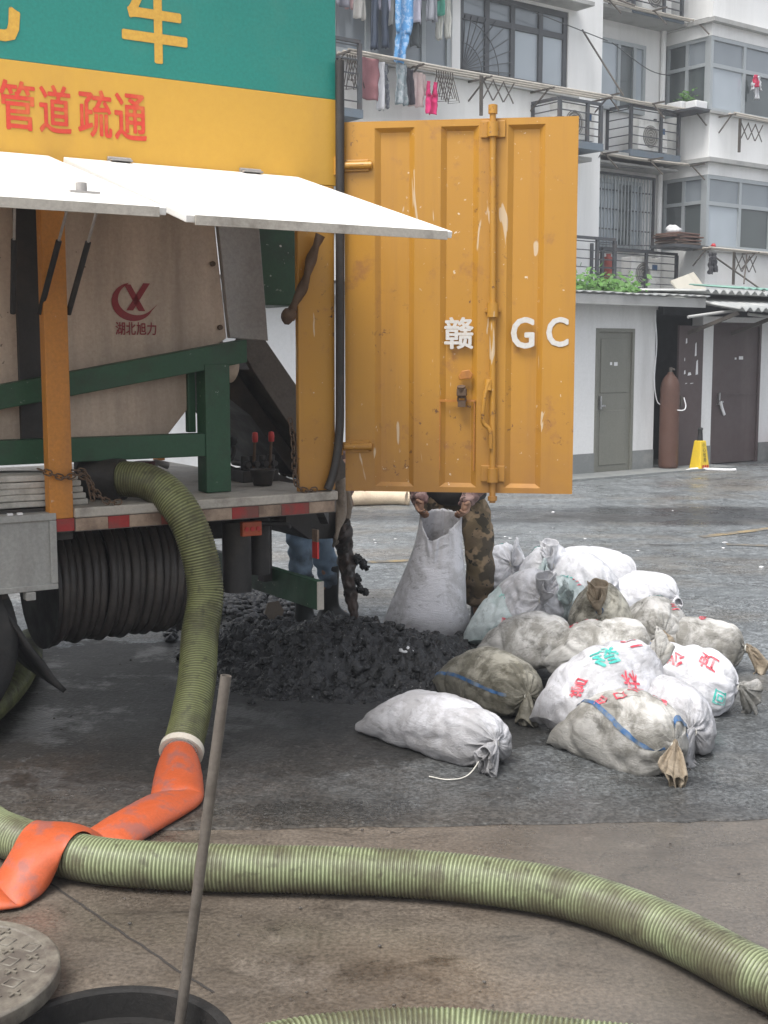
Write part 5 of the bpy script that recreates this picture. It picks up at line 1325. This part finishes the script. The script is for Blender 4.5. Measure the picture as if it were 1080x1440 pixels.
def sw(x, y, z): return S_O + Vector((cos(S_A) * x - sin(S_A) * y, sin(S_A) * x + cos(S_A) * y, z))
gc = empty('gas_cylinder', sw(1.37, -.16, .036)); tag(gc, 'tall rusty brown gas cylinder standing beside the shed doorway', 'gas cylinder')
MB().lathe([(0, 0), (.12, 0), (.135, .015), (.138, .05), (.138, 1.12), (.128, 1.20), (.10, 1.27), (.06, 1.32), (.04, 1.34), (.04, 1.36), (0, 1.36)], seg=28).build('cylinder_body', m_cyl, gc)
MB().tube([(0, 0, 1.35), (0, 0, 1.43)], .025, 10).tube([(0, 0, 1.40), (.05, -.03, 1.40)], .015, 8).build('valve', m_msteel, gc)
cs = empty('caution_sign', sw(1.74, -.42, .007), S_A); tag(cs, 'yellow wet floor caution cone with black top in front of brown door', 'caution sign')
mb = MB().add([(-.105, -.105, 0), (.105, -.105, 0), (.105, .105, 0), (-.105, .105, 0), (-.06, -.06, .42), (.06, -.06, .42), (.06, .06, .42), (-.06, .06, .42)], [(0, 1, 5, 4), (1, 2, 6, 5), (2, 3, 7, 6), (3, 0, 4, 7), (4, 5, 6, 7)])
mb.build('sign_body', m_yel, cs, .012)
MB().lathe([(.04, .42), (.035, .5), (.03, .56), (.036, .57), (.036, .60), (0, .61)], seg=16).build('grip', m_black, cs)
for i, ch in enumerate('小心地滑'):
    v, f = glyph_polys(ch); zc = .36 - i * .07
    def yy(z): return -.105 + .045 * z / .42 - .004
    MB().add([((a - .5) * .065, yy(zc + (b - .5) * .06), zc + (b - .5) * .06) for a, b in v], f).build('lettering', m_black, cs)
for i in range(3): box('warning_mark', m_red, cs, (-.065 + i * .05, -.03 + i * .05, yy(.05) - .004, yy(.05) - .001, .035, .075))
rc = empty('fire_extinguisher', sw(3.86, -.25, .007)); tag(rc, 'red fire extinguisher at the right edge beside the wide brown door', 'extinguisher')
MB().lathe([(0, .02), (.075, .02), (.08, .04), (.08, .40), (.06, .46), (.025, .49), (0, .49)], seg=20).build('cylinder_body', m_red, rc)
MB().lathe([(.085, 0), (.085, .1), (.0, .1)], seg=20).tube([(0, 0, .49), (0, 0, .55)], .02, 8).tube([(0, -.02, .54), (.0, -.1, .5), (0, -.09, .2)], .01, 8).build('stand_and_hose', m_black, rc)

# leafy plants on the shed roof
def leafmass(name, cx, cy, cz, n_, sx, sy, sz, seed, mat, parent=None, lf=.07):
    r = random.Random(seed); mb = MB()
    for _ in range(n_):
        p = Vector((cx + r.uniform(-sx, sx), cy + r.gauss(0, sy), cz + abs(r.gauss(0, sz))))
        d = Vector((r.uniform(-1, 1), r.uniform(-1, 1), r.uniform(-.2, .8))).normalized(); s_ = d.orthogonal().normalized(); l = lf * r.uniform(.5, 1.3)
        mb.add([p, p + d * l * .5 + s_ * l * .28, p + d * l, p + d * l * .5 - s_ * l * .28], [(0, 1, 2, 3)])
    return mb.build(name, mat, parent)
pr = empty('roof_plants', sw(-.3, .0, 2.5), S_A); tag(pr, 'leafy green creeper growing over the edge of the shed roof', 'plants', kind='stuff')
leafmass('leaves', .05, .10, -.02, 900, .95, .22, .11, 5, m_leaf, pr, .10)
leafmass('leaves', .9, .30, 0, 260, .4, .15, .09, 8, m_leaf, pr, .09)

# ================================================================== apartment building
bld = empty('apartment_building', B_O, B_A)
tag(bld, 'four storey white rendered apartment block with enclosed balconies', 'building')
def bw(x, y, z): return B_O + Vector((cos(B_A) * x - sin(B_A) * y, sin(B_A) * x + cos(B_A) * y, z))
def window(x0, x1, z0, z1, y, mulls, transoms, mf, glass, fw=.07, parent=None, side=False):
    """framed window: every cell between the bars carries its own pane"""
    P = (lambda a, b, c0, c1, d0, d1: (a, b, c0, c1, d0, d1)) if not side else (lambda a, b, c0, c1, d0, d1: (c0, c1, a, b, d0, d1))
    m_ = MB()
    xs2 = [x0] + list(mulls) + [x1]
    m_.box(*P(x0, x1, y - .05, y + .05, z0, z0 + fw)).box(*P(x0, x1, y - .05, y + .05, z1 - fw, z1))
    for i, x in enumerate(xs2):
        a = x if i == 0 else x - fw / 2; b = x + fw if i == 0 else x + fw / 2
        if i == len(xs2) - 1: a, b = x - fw, x
        m_.box(*P(a, b, y - .048, y + .048, z0 + fw, z1 - fw))
    for t in transoms: m_.box(*P(x0 + fw, x1 - fw, y - .044, y + .044, t - fw / 2, t + fw / 2))
    w_ = m_.build('window', mf, bld)
    zs2 = [z0] + list(transoms) + [z1]; k = 0
    for i in range(len(xs2) - 1):
        for j in range(len(zs2) - 1):
            g_ = glass[k % len(glass)] if isinstance(glass, list) else glass; k += 1
            yy_ = y + .004 * ((i * 7 + j * 3) % 3)
            MB().box(*P(xs2[i] + .02, xs2[i + 1] - .02, yy_ - .008, yy_ + .008, zs2[j] + .02, zs2[j + 1] - .02)).build('pane', g_, w_)
    return w_
# left block: wall strips round the window bands
ZT = 11.3
XL, XR = -17., -3.40
for f in range(4):
    zf = 2.90 + 2.75 * (f - 1) if f else 0
    z_s, z_t = (zf + .80, zf + 2.22) if f else (1.0, 2.4)
    box('wall', m_wall, bld, (XL, XR, 0, .2, zf, z_s))
    top = zf + 2.75 if f else 2.90
    box('wall', m_wall, bld, (XL, XR, 0, .2, z_t, top))
    box('wall', m_wall, bld, (-4.30, XR, .0, .2, z_s, z_t))
    if f in (1, 2, 3):
        dark = f == 2
        window(-6.92, -4.30, z_s, z_t, .08, [-6.27, -5.66, -4.97], [z_s + .98], m_dframe, [m_glass, m_glass, m_glass, m_glass, m_glass_l, m_glass, m_glass_l, m_glass], .10)
        box('wall', m_wall, bld, (-7.10, -6.92, 0, .2, z_s, z_t))
        window(-9.60, -7.10, z_s, z_t, .08, [-8.87, -7.70], [z_s + 1.0], m_alu, [m_glass, m_glass_l, m_glass, m_glass], .09)
        box('wall', m_wall, bld, (-9.78, -9.60, 0, .2, z_s, z_t))
        window(-12.4, -9.78, z_s, z_t, .08, [-11.4, -10.5], [z_s + 1.0], m_alu, m_glass, .09)
        box('wall', m_wall, bld, (XL, -12.4, 0, .2, z_s, z_t))
        box('window_ledge', m_ledge, bld, (-12.6, -4.1, -.10, -.002, z_s - .10, z_s - .005))
        box('sun_canopy', m_ledge, bld, (-9.5, -4.1, -.45, -.002, z_t + .05, z_t + .12))
        # fan-shaped security grille inside the dark framed window
        g = MB(); cx, cz = -6.85, z_s + .08
        for k in range(10):
            a = radians(4 + k * 9.2); L_ = min(1.15 / max(.05, cos(a)), .92 / max(.05, sin(a)), 1.25)
            g.beam((cx, .02, cz), (cx + L_ * cos(a), .02, cz + L_ * sin(a)), .014, .014, (0, 1, 0))
        for r_ in (.45, .85):
            pts = [(cx + r_ * cos(radians(a)), .022, cz + r_ * sin(radians(a))) for a in range(0, 91, 10)]
            g.tube(pts, .009, 6)
        g.build('window_grille', m_dframe, bld)
    else:
        box('wall', m_wall, bld, (XL, -4.30, 0, .2, z_s, z_t))
# niche wall and its windows
box('wall', m_wall, bld, (XR + .001, -.2, 1.2, 1.4, 0, ZT))
box('wall', m_wall, bld, (XR, XR + .18, .201, 1.199, 0, ZT))
for zf in (2.90, 5.65, 8.40):
    window(-2.55, -.92, zf + .92, zf + 2.30, 1.15, [-1.72, -1.25], [], m_alu, [m_glass_l, m_glass_d, m_glass_l], .08)
    box('floor_band', m_ledge, bld, (XR + .19, -.21, .55, 1.199, zf - .07, zf - .01))
MB().tube([(-.36, 1.12, 0.02), (-.36, 1.12, 11)], .055, 12).build('drain_pipe', m_wall, bld)
# curtain behind a niche window
mb = MB(); vs_ = []
for i in range(40):
    x = -1.55 + .55 * i / 39
    for z in (6.65, 7.85): vs_.append((x, 1.10 + .02 * sin(i * 1.3), z))
# projecting bay on the right
for f in range(4):
    zf = 2.90 + 2.75 * (f - 1) if f else 0
    z_s, z_t = (zf + .93, zf + 2.42) if f else (1.0, 2.4)
    top = zf + 2.75 if f else 2.90
    box('bay_wall', m_wall, bld, (-.20, 5.0, 0, .15, zf, z_s)); box('bay_wall', m_wall, bld, (-.20, 5.0, 0, .15, z_t, top))
    box('bay_wall', m_wall, bld, (-.20, -.05, .151, 1.199, zf, z_s)); box('bay_wall', m_wall, bld, (-.20, -.05, .151, 1.199, z_t, top))
    if f:
        window(-.20, 5.0, z_s, z_t, .06, [.90, 1.95, 2.9, 3.9], [z_s + .92], m_alu, [m_glass_l, m_glass, m_glass_d, m_glass, m_glass_l, m_glass], .08)
        window(.12, 1.199, z_s, z_t, -.12, [.66], [z_s + .95], m_alu, [m_glass_d, m_glass, m_glass_d, m_glass_d], .07, side=True)
        box('bay_ledge', m_ledge, bld, (-.32, 5.1, -.14, -.001, zf - .09, zf - .005)); box('bay_ledge', m_ledge, bld, (-.32, -.201, -.001, 1.25, zf - .09, zf - .005))
        box('bay_ledge', m_ledge, bld, (-.26, 5.1, -.08, -.001, z_s - .05, z_s + .002))
    else:
        box('bay_wall', m_wall, bld, (-.20, 5.0, 0, .15, z_s, z_t)); box('bay_wall', m_wall, bld, (-.20, -.05, .151, 1.199, z_s, z_t))
        box('bay_wall', m_wall, bld, (-.05, 5.0, .151, .2, zf, zf + .1))
box('roof', m_ledge, bld, (XL, 5.1, -.1, 8, ZT, ZT + .15))
box('back_wall', m_wall, bld, (XL, 5.0, 7.8, 8, 0, ZT)); box('end_wall', m_wall, bld, (XL, XL + .2, .201, 7.79, 0, ZT)); box('end_wall', m_wall, bld, (4.8, 5.0, .201, 7.79, 0, ZT))
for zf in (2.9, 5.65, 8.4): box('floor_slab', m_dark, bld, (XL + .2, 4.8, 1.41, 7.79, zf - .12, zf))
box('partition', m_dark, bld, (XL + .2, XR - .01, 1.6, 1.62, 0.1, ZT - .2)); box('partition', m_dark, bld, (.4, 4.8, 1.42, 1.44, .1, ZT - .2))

# air conditioner cages
def cage(x0, x1, y0, y1, z0, z1, lab, tray=True):
    c = MB()
    for x in (x0, x1):
        for y in (y0, y1): c.box(x - .03, x + .03, y - .03, y + .03, z0, z1)
    c.box(x0, x1, y0 - .03, y0 + .03, z1, z1 + .05).box(x0 - .03, x0 + .03, y0 + .031, y1, z1, z1 + .05).box((x0 + x1) / 2 + .15, (x0 + x1) / 2 + .21, y0 - .025, y0 + .025, z0, z1)
    o = c.build('air_conditioner_cage', m_cage, bld); tag(o, lab)
    n_ = 5
    for i in range(n_):
        z = z0 + .12 + (z1 - z0 - .16) * i / (n_ - 1)
        MB().box(x0 + .03, x1 - .03, y0 - .012, y0 + .012, z - .008, z + .008).build('slat', m_cage, o)
        MB().box(x0 - .012, x0 + .012, y0 + .03, y1 - .03, z - .008, z + .008).build('slat', m_cage, o)
    if tray: box('tray', m_cagebase, o, (x0 - .04, x1 + .04, y0 - .04, y1, z0 - .13, z0 - .002))
def ac_unit(x, y, z, lab, w=.88):
    a = empty('air_conditioner', bw(x, y, z), B_A); tag(a, lab, 'air conditioner', 'outdoor air conditioner units')
    MB().box(0, w, 0, .28, .04, .66).build('casing', m_ac, a, .015)
    MB().tube([(w * .40, -.012, .32), (w * .40, .0, .32)], .22, 28).build('fan_grille', m_acf, a)
    for k in range(4): MB().torus((w * .40, -.014, .32), .05 + .05 * k, .004, 'y', 24, 5).build('grille_ring', m_ac, a)
    box('foot', m_dframe, a, (.06, .12, .02, .26, 0, .039)); box('foot', m_dframe, a, (w - .12, w - .06, .02, .26, 0, .039))
    box('rating_label', m_pb, a, (w * .72, w * .90, -.004, -.001, .40, .52))
cage(-1.95, -.50, .55, 1.19, 5.72, 6.55, 'blue grey cage with slats on the middle storey')
ac_unit(-1.62, .63, 5.72, 'air conditioner unit in the middle storey cage of the niche')
cage(-1.95, -.50, .55, 1.19, 8.47, 9.25, 'blue grey cage on the top storey')
ac_unit(-1.6, .63, 8.47, 'air conditioner unit in the cage at the top of the picture')
cage(-2.7, -.45, .55, 1.19, 2.97, 3.70, 'blue grey cage just above the shed roof')
ac_unit(-1.75, .63, 2.97, 'air conditioner unit in the cage just above the shed roof')
cage(-5.2, -4.15, -.70, -.01, 5.45, 6.12, 'grey cage on the white wall above the rear door')
ac_unit(-5.1, -.62, 5.45, 'air conditioner unit in the wall cage above the truck door')
cage(-10.9, -9.55, -.65, -.01, 5.45, 6.45, 'grey cage beside the laundry')
cage(-4.9, -3.6, -.60, -.01, 2.97, 3.75, 'grey cage low on the white wall beside the truck door')
rd = MB().tube([(-2.3, .75, 2.97), (-2.3, .75, 3.6)], .09, 14).tube([(-2.3, .75, 3.6), (-2.3, .75, 3.66)], .05, 10).mesh('red_canister', M('faded_red', (.42, .10, .08), .6, var=.1))
o = link('red_canister', rd); o.location = B_O; o.rotation_euler = (0, 0, B_A); tag(o, 'faded red canister standing inside the cage above the shed roof', 'canister')

# window security grille on the niche, second storey
g = MB().box(-2.62, -2.57, 1.03, 1.08, 3.78, 5.32).box(-.66, -.61, 1.03, 1.08, 3.78, 5.32).box(-2.57, -.66, 1.03, 1.08, 5.27, 5.32).box(-2.57, -.66, 1.03, 1.08, 3.78, 3.83)
go = g.build('window_grille', m_cage, bld)
for i in range(19):
    x = -2.52 + i * .10
    MB().box(x - .011, x + .011, 1.045, 1.065, 3.83, 5.27).build('bar', m_alu, go)
for z in (4.2, 4.6, 4.98): MB().box(-2.57, -.66, 1.062, 1.078, z - .012, z + .012).build('bar', m_cage, go)
box('canopy', m_ledge, bld, (-2.75, -.40, .62, 1.199, 5.42, 5.46))

# laundry rails and brackets
def rails(x0, x1, z, ys_, lab, sag=.02):
    r = empty('laundry_rail', bw((x0 + x1) / 2, 0, z), B_A); tag(r, lab, 'laundry rail', 'laundry rails on the facade')
    h_ = (x1 - x0) / 2
    for y in ys_:
        MB().tube([(-h_, y, .0), (-h_ * .3, y, -sag), (h_ * .4, y, -sag * .6), (h_, y, 0)], .022, 8).build('rail', m_bamboo, r)
    n_ = max(2, int((x1 - x0) / 1.4))
    for i in range(n_ + 1):
        x = -h_ + 2 * h_ * i / n_
        MB().beam((x, .0, -.03), (x, min(ys_) - .04, -.03), .03, .03).beam((x, 0, -.35), (x, min(ys_) * .8, -.04), .022, .022).build('bracket', m_msteel, r)
    return r
rails(-9.7, -3.75, 6.36, (-.28, -.42, -.56), 'long weathered laundry rails under the big windows')
rails(-9.9, -7.1, 8.05, (-.42,), 'upper laundry rail with most of the clothes, at the top edge')
rails(-2.9, -.3, 6.63, (.35, .48), 'short laundry rail over the middle storey cage')
rails(.1, 4.2, 6.52, (-.25, -.38), 'laundry rail under the middle bay window')
rails(-.6, 4.2, 3.80, (-.25, -.40), 'laundry rail under the lower bay window')
rails(-2.9, -.3, 8.42, (.40, .50), 'short rail under the top storey cage')
rails(-2.9, -.3, 5.55, (.42, .52), 'pole rack over the barred window')
def scissor(x, y, z, lab):
    s_ = empty('folding_rack', bw(x, y, z), B_A); tag(s_, lab, 'drying rack', 'folding drying racks')
    for k in range(3):
        MB().beam((.24 * k, 0, 0), (.24 * k + .24, 0, -.34), .02, .012, (0, 1, 0)).build('lattice_arm', m_msteel, s_)
        MB().beam((.24 * k, -.014, -.34), (.24 * k + .24, -.014, 0), .02, .012, (0, 1, 0)).build('lattice_arm', m_msteel, s_)
    MB().box(-.05, .0, -.02, .02, -.62, .06).build('mounting_bar', m_msteel, s_)
scissor(-6.85, -.5, 6.30, 'folding scissor rack on the white wall left of the rear door top')
scissor(.55, -.2, 6.42, 'folding scissor rack under the middle bay window')
scissor(.5, -.2, 3.72, 'folding scissor rack low on the bay wall')
for p, q in (((-4.0, -.05, 7.6), (-3.45, -.6, 6.4)), ((-4.0, -.05, 8.35), (-3.3, -.7, 8.0)), ((-.2, -.05, 3.75), (1.0, -.6, 2.95)), ((1.1, -.05, 3.75), (.3, -.6, 3.1))):
    MB().tube([p, q], .018, 6).build('stay_rod', m_msteel, bld)
for pts in ([(-9.0, -.12, 7.95), (-6.5, -.2, 7.78), (-3.3, -.15, 7.45)], [(-3.3, -.15, 7.45), (-1.5, .5, 7.3), (-.3, .9, 7.4)], [(-3.5, -.1, 5.4), (-3.0, .3, 5.3), (-.3, 1.0, 5.5)], [(-3.5, -.1, 3.85), (-2.8, .4, 3.8), (-.2, .5, 3.9)]):
    MB().tube(catmull(pts, .2), .010, 5).build('wire', m_dframe, bld)

# clothes, each a thing of its own
def garment(nm, kind, x, w, zt, zb, color, lab, y=-.42, seed=0, pattern=None):
    m_ = M('cloth_%s_%d' % (nm, seed), color, .9, var=.10, scale=6, dirt=pattern, damt=.9 if pattern else 0, dscale=16, dpos=(.5, .55), bump=.2, bscale=20)
    mb = MB(); rows, cols_ = 18, 12; h_ = zt - zb; rr = random.Random(seed)
    def sheet(xa, xb, za, zc, taper=1., drift=0.):
        vs_ = []
        for j in range(rows + 1):
            f = j / rows; cx = (xa + xb) / 2 + drift * f; hw = (xb - xa) / 2 * (1 + (taper - 1) * f)
            for i in range(cols_ + 1):
                u = i / cols_ * 2 - 1
                vs_.append((cx + u * hw + .02 * noise.noise((u * 2, f * 3, seed)), y + .05 * sin(u * 5 + seed + f * 1.5) * (.4 + .6 * f) + .03 * noise.noise((u * 3, f * 4, seed + 5)), za + (zc - za) * f + .03 * noise.noise((u * 2.5, seed, 1)) * f))
        mb.add(vs_, [(j * (cols_ + 1) + i, j * (cols_ + 1) + i + 1, (j + 1) * (cols_ + 1) + i + 1, (j + 1) * (cols_ + 1) + i) for j in range(rows) for i in range(cols_)], True)
    if kind == 'towel': sheet(x - w / 2, x + w / 2, zt, zb, 1.04)
    elif kind == 'trousers':
        sheet(x - w / 2, x + w / 2, zt, zt - h_ * .35, .95); sheet(x - w / 2, x - .02, zt - h_ * .35, zb, .7, -.01); sheet(x + .02, x + w / 2, zt - h_ * .35, zb + .05, .7, .02)
    elif kind == 'shirt':
        sheet(x - w * .36, x + w * .36, zt, zb, 1.1); sheet(x - w * .52, x - w * .30, zt - .02, zt - h_ * .62, .8, -.05); sheet(x + w * .30, x + w * .52, zt - .02, zt - h_ * .62, .8, .05)
    elif kind == 'dress': sheet(x - w / 2, x + w / 2, zt, zt - h_ * .72, .75, -.06); sheet(x - w * .44, x + w * .16, zt - h_ * .70, zb, .8, -.10)
    elif kind == 'strap_top':
        sheet(x - w / 2, x + w / 2, zt - h_ * .4, zb, 1.1); sheet(x - w * .42, x - w * .25, zt, zt - h_ * .42); sheet(x + w * .22, x + w * .42, zt, zt - h_ * .42)
    me = mb.mesh(nm, m_)
    o = link(nm, me); o.location = B_O; o.rotation_euler = (0, 0, B_A)
    sm = o.modifiers.new('solid', 'SOLIDIFY'); sm.thickness = .012
    tag(o, lab, 'laundry', 'clothes hung out on the laundry rails')
CL = [('hanging_shirt', 'shirt', -9.75, .40, 8.0, 7.00, (.18, .18, .21), 'dark grey top hanging first from the green truck panel, upper rail'),
      ('hanging_shirt', 'shirt', -9.58, .26, 8.0, 7.02, (.55, .36, .36), 'dusty pink top on the upper rail'),
      ('hanging_shirt', 'shirt', -9.32, .34, 8.0, 6.92, (.62, .60, .56), 'off white top with long sleeves on the upper rail'),
      ('hanging_trousers', 'trousers', -9.05, .34, 8.0, 6.45, (.045, .06, .09), 'dark navy trousers on the upper rail'),
      ('hanging_shirt', 'shirt', -8.93, .34, 8.0, 7.10, (.50, .50, .60), 'pale lilac top beside the navy trousers'),
      ('hanging_shirt', 'shirt', -8.74, .22, 8.0, 6.92, (.60, .60, .58), 'white sleeve top beside the blue dress'),
      ('hanging_dress', 'dress', -8.50, .46, 8.0, 6.30, (.10, .30, .58), 'long bright blue patterned dress reaching down to the lower rail'),
      ('hanging_shirt', 'shirt', -8.22, .34, 8.0, 7.02, (.56, .55, .64), 'lavender white shirt right of the blue dress'),
      ('hanging_towel', 'towel', -8.17, .24, 8.0, 6.66, (.10, .115, .12), 'dark grey towel behind the lavender shirt'),
      ('hanging_shirt', 'shirt', -7.98, .26, 8.0, 7.05, (.27, .28, .31), 'mid grey top on the upper rail'),
      ('hanging_shirt', 'shirt', -7.78, .30, 8.0, 7.20, (.08, .32, .24), 'green top on the upper rail'),
      ('hanging_trousers', 'trousers', -7.58, .28, 8.0, 6.84, (.62, .62, .57), 'cream trousers hanging last on the upper rail'),
      ('hanging_towel', 'towel', -9.27, .40, 6.30, 5.66, (.27, .12, .13), 'mauve towel on the lower rail'),
      ('hanging_towel', 'towel', -8.97, .20, 6.30, 5.55, (.68, .68, .70), 'narrow white towel next to the mauve one'),
      ('hanging_shorts', 'trousers', -8.83, .22, 6.30, 5.57, (.20, .21, .25), 'grey patterned shorts on the lower rail'),
      ('hanging_towel', 'towel', -8.61, .24, 6.30, 5.66, (.24, .29, .31), 'blue grey patterned cloth on the lower rail'),
      ('hanging_towel', 'towel', -8.40, .22, 6.26, 5.70, (.05, .045, .055), 'black cloth on the lower rail'),
      ('hanging_shirt', 'shirt', -8.16, .34, 6.26, 5.70, (.62, .50, .48), 'pale pink top on the lower rail'),
      ('hanging_camisole', 'strap_top', -7.97, .22, 6.10, 5.58, (.62, .03, .16), 'hot pink strappy top, last on the lower rail'),
      ('hanging_shirt', 'shirt', 1.15, .18, 7.42, 6.95, (.55, .56, .58), 'white top behind the open middle bay window')]
for k, (nm, kd, x, w, zt_, zb_, c_, lb) in enumerate(CL):
    garment(nm, kd, x, w, zt_, zb_, c_, lb, y=-.42 + (.09 * ((k % 3) - 1)) if k < 19 else -.10, seed=k + 1, pattern=(.35, .5, .7) if 'patterned dress' in lb else ((.4, .42, .44) if 'patterned' in lb else None))
garment('hanging_towel', 'towel', 1.08, .10, 7.42, 7.18, (.45, .03, .08), 'small crimson cloth at the middle bay window', y=-.14, seed=31)
garment('hanging_socks', 'trousers', -.35, .22, 3.72, 3.28, (.05, .05, .055), 'black socks hanging below the lower bay ledge', y=-.3, seed=32)
garment('hanging_shirt', 'strap_top', 1.75, .40, 3.72, 3.25, (.66, .68, .74), 'white underwear hanging low on the right bay', y=-.4, seed=33)
garment('hanging_trousers', 'towel', 2.02, .14, 3.72, 3.18, (.06, .065, .08), 'narrow black cloth hanging low beside the white underwear', y=-.4, seed=34)
def hanger_bunch(x, zt_, n_, lab, seed):
    o = empty('clothes_hangers', bw(x, -.42, zt_), B_A); tag(o, lab, 'hangers', 'bunches of empty clothes hangers')
    r = random.Random(seed)
    for k in range(n_):
        xx = k * .05; zz = -r.uniform(.38, .55)
        MB().tube([(xx, 0, 0), (xx + .01, 0, -.08), (xx + .02, -.16, zz), (xx + .025, .14, zz + .03), (xx + .01, 0, -.08)], .009, 5).build('hanger', m_msteel, o)
hanger_bunch(-7.80, 6.33, 8, 'bunch of empty hangers right of the hot pink top', 1)
hanger_bunch(-9.62, 6.33, 5, 'bunch of empty hangers left of the mauve towel', 2)
# clutter on the ledges
cb = empty('cardboard_stack', bw(-1.05, .2, 3.86), B_A); tag(cb, 'untidy stack of flattened cardboard on the lower balcony ledge', 'cardboard')
box('ledge_rack', m_cage, cb, (-.3, .85, -.35, .30, -.06, -.002))
r = random.Random(4)
for k in range(7):
    o = box('cardboard_sheet', M('cardboard_%d' % k, (.11 + .05 * r.random(), .085, .065), .9, var=.2), cb, (-.15 - .12 * r.random(), .45 + .2 * r.random(), -.3, .28, .002 + k * .035, .030 + k * .035), .006); o.rotation_euler = (0, 0, r.uniform(-.2, .2))
MB().blob((.05, 0, .30), .14, 6, amp=.5, sc=(1.2, 1, .7)).build('white_bundle', m_white, cb)
pb = empty('planter_box', bw(-.62, .55, 6.60), B_A); tag(pb, 'white foam planter boxes with a green plant on the middle balcony ledge', 'planter')
box('foam_box', m_white, pb, (-.05, .35, -.2, .2, 0, .18), .02); box('foam_box', m_white, pb, (.02, .38, -.52, -.24, 0, .16), .02); box('shelf', m_cage, pb, (-.1, .41, -.6, .25, -.05, -.002))
leafmass('plant_leaves', .2, -.1, .17, 160, .15, .10, .12, 21, m_leaf, pb, .08)
rb = MB().blob((0, 0, .04), .05, 12, amp=.6).mesh('red_bundle', M('red_plastic', (.5, .04, .05), .5)); o = link('red_bundle', rb); o.location = bw(-.15, -.15, 3.83); tag(o, 'small red plastic bundle on the lower bay ledge', 'bundle')

# ================================================================== litter on the asphalt
r = random.Random(11); mb = MB()
for k in range(26):
    x, y = r.uniform(-.5, 3.6), r.choice((r.uniform(9.5, 13.5), r.gauss(10.8, .35)))
    s_ = r.uniform(.006, .022)
    mb.blob((x, y, .008 + s_ * .2), s_, k, (5, 3), .8, (1.3, .8, .35))
o = mb.build('litter', m_white); tag(o, 'small white scraps scattered on the asphalt beyond the sacks', 'litter', kind='stuff')
mb = MB()
for k in range(260):
    x, y = r.uniform(-2, 2.2), r.uniform(2.9, 9)
    if (Vector((x, y, 0)) - MH).length < .34: continue
    s_ = r.uniform(.002, .006)
    mb.blob((x, y, .006 + s_ * .2), s_, k, (5, 3), .6, (1.2, 1, .6))
o = mb.build('grit', M('grit', (.09, .08, .07), .8, var=.6, scale=20)); tag(o, 'loose grit and crumbs of dirt on the ground', 'grit', kind='stuff')
mb = MB().tube(catmull([(4.25, 17.95, .02), (4.45, 18.15, .03), (4.8, 18.1, .02), (5.0, 18.0, .03)], .03), .02, 6)
tag(mb.build('crumpled_strip', m_white), 'crumpled white strip on the ground before the wide brown door', 'litter')
mb = MB().blob((0, 0, 0), .028, 2, (8, 6), .9, (1.3, .7, .7))
o = mb.build('paper_scrap', m_white); o.location = (.12, 6.32, .15); tag(o, 'white scrap of paper on the sludge heap', 'litter')

# ================================================================== thin volume added to imitate veiling lens glare
hz = bpy.data.materials.new('glare_veil'); hz.use_nodes = True; hn = hz.node_tree; hn.nodes.clear()
ho = hn.nodes.new('ShaderNodeOutputMaterial'); hv = hn.nodes.new('ShaderNodeVolumePrincipled')
hv.inputs['Color'].default_value = (.92, .95, 1, 1); hv.inputs['Density'].default_value = .0028; hv.inputs['Anisotropy'].default_value = .2
hn.links.new(hv.outputs[0], ho.inputs['Volume'])
o = MB().box(-160, 160, -160, 160, -2.6, 12.6).build('veil', hz)
tag(o, 'thin added haze hanging over the yard', 'veil', kind='stuff')

# ================================================================== render settings
scene.cycles.max_bounces = 8
scene.cycles.use_denoising = True
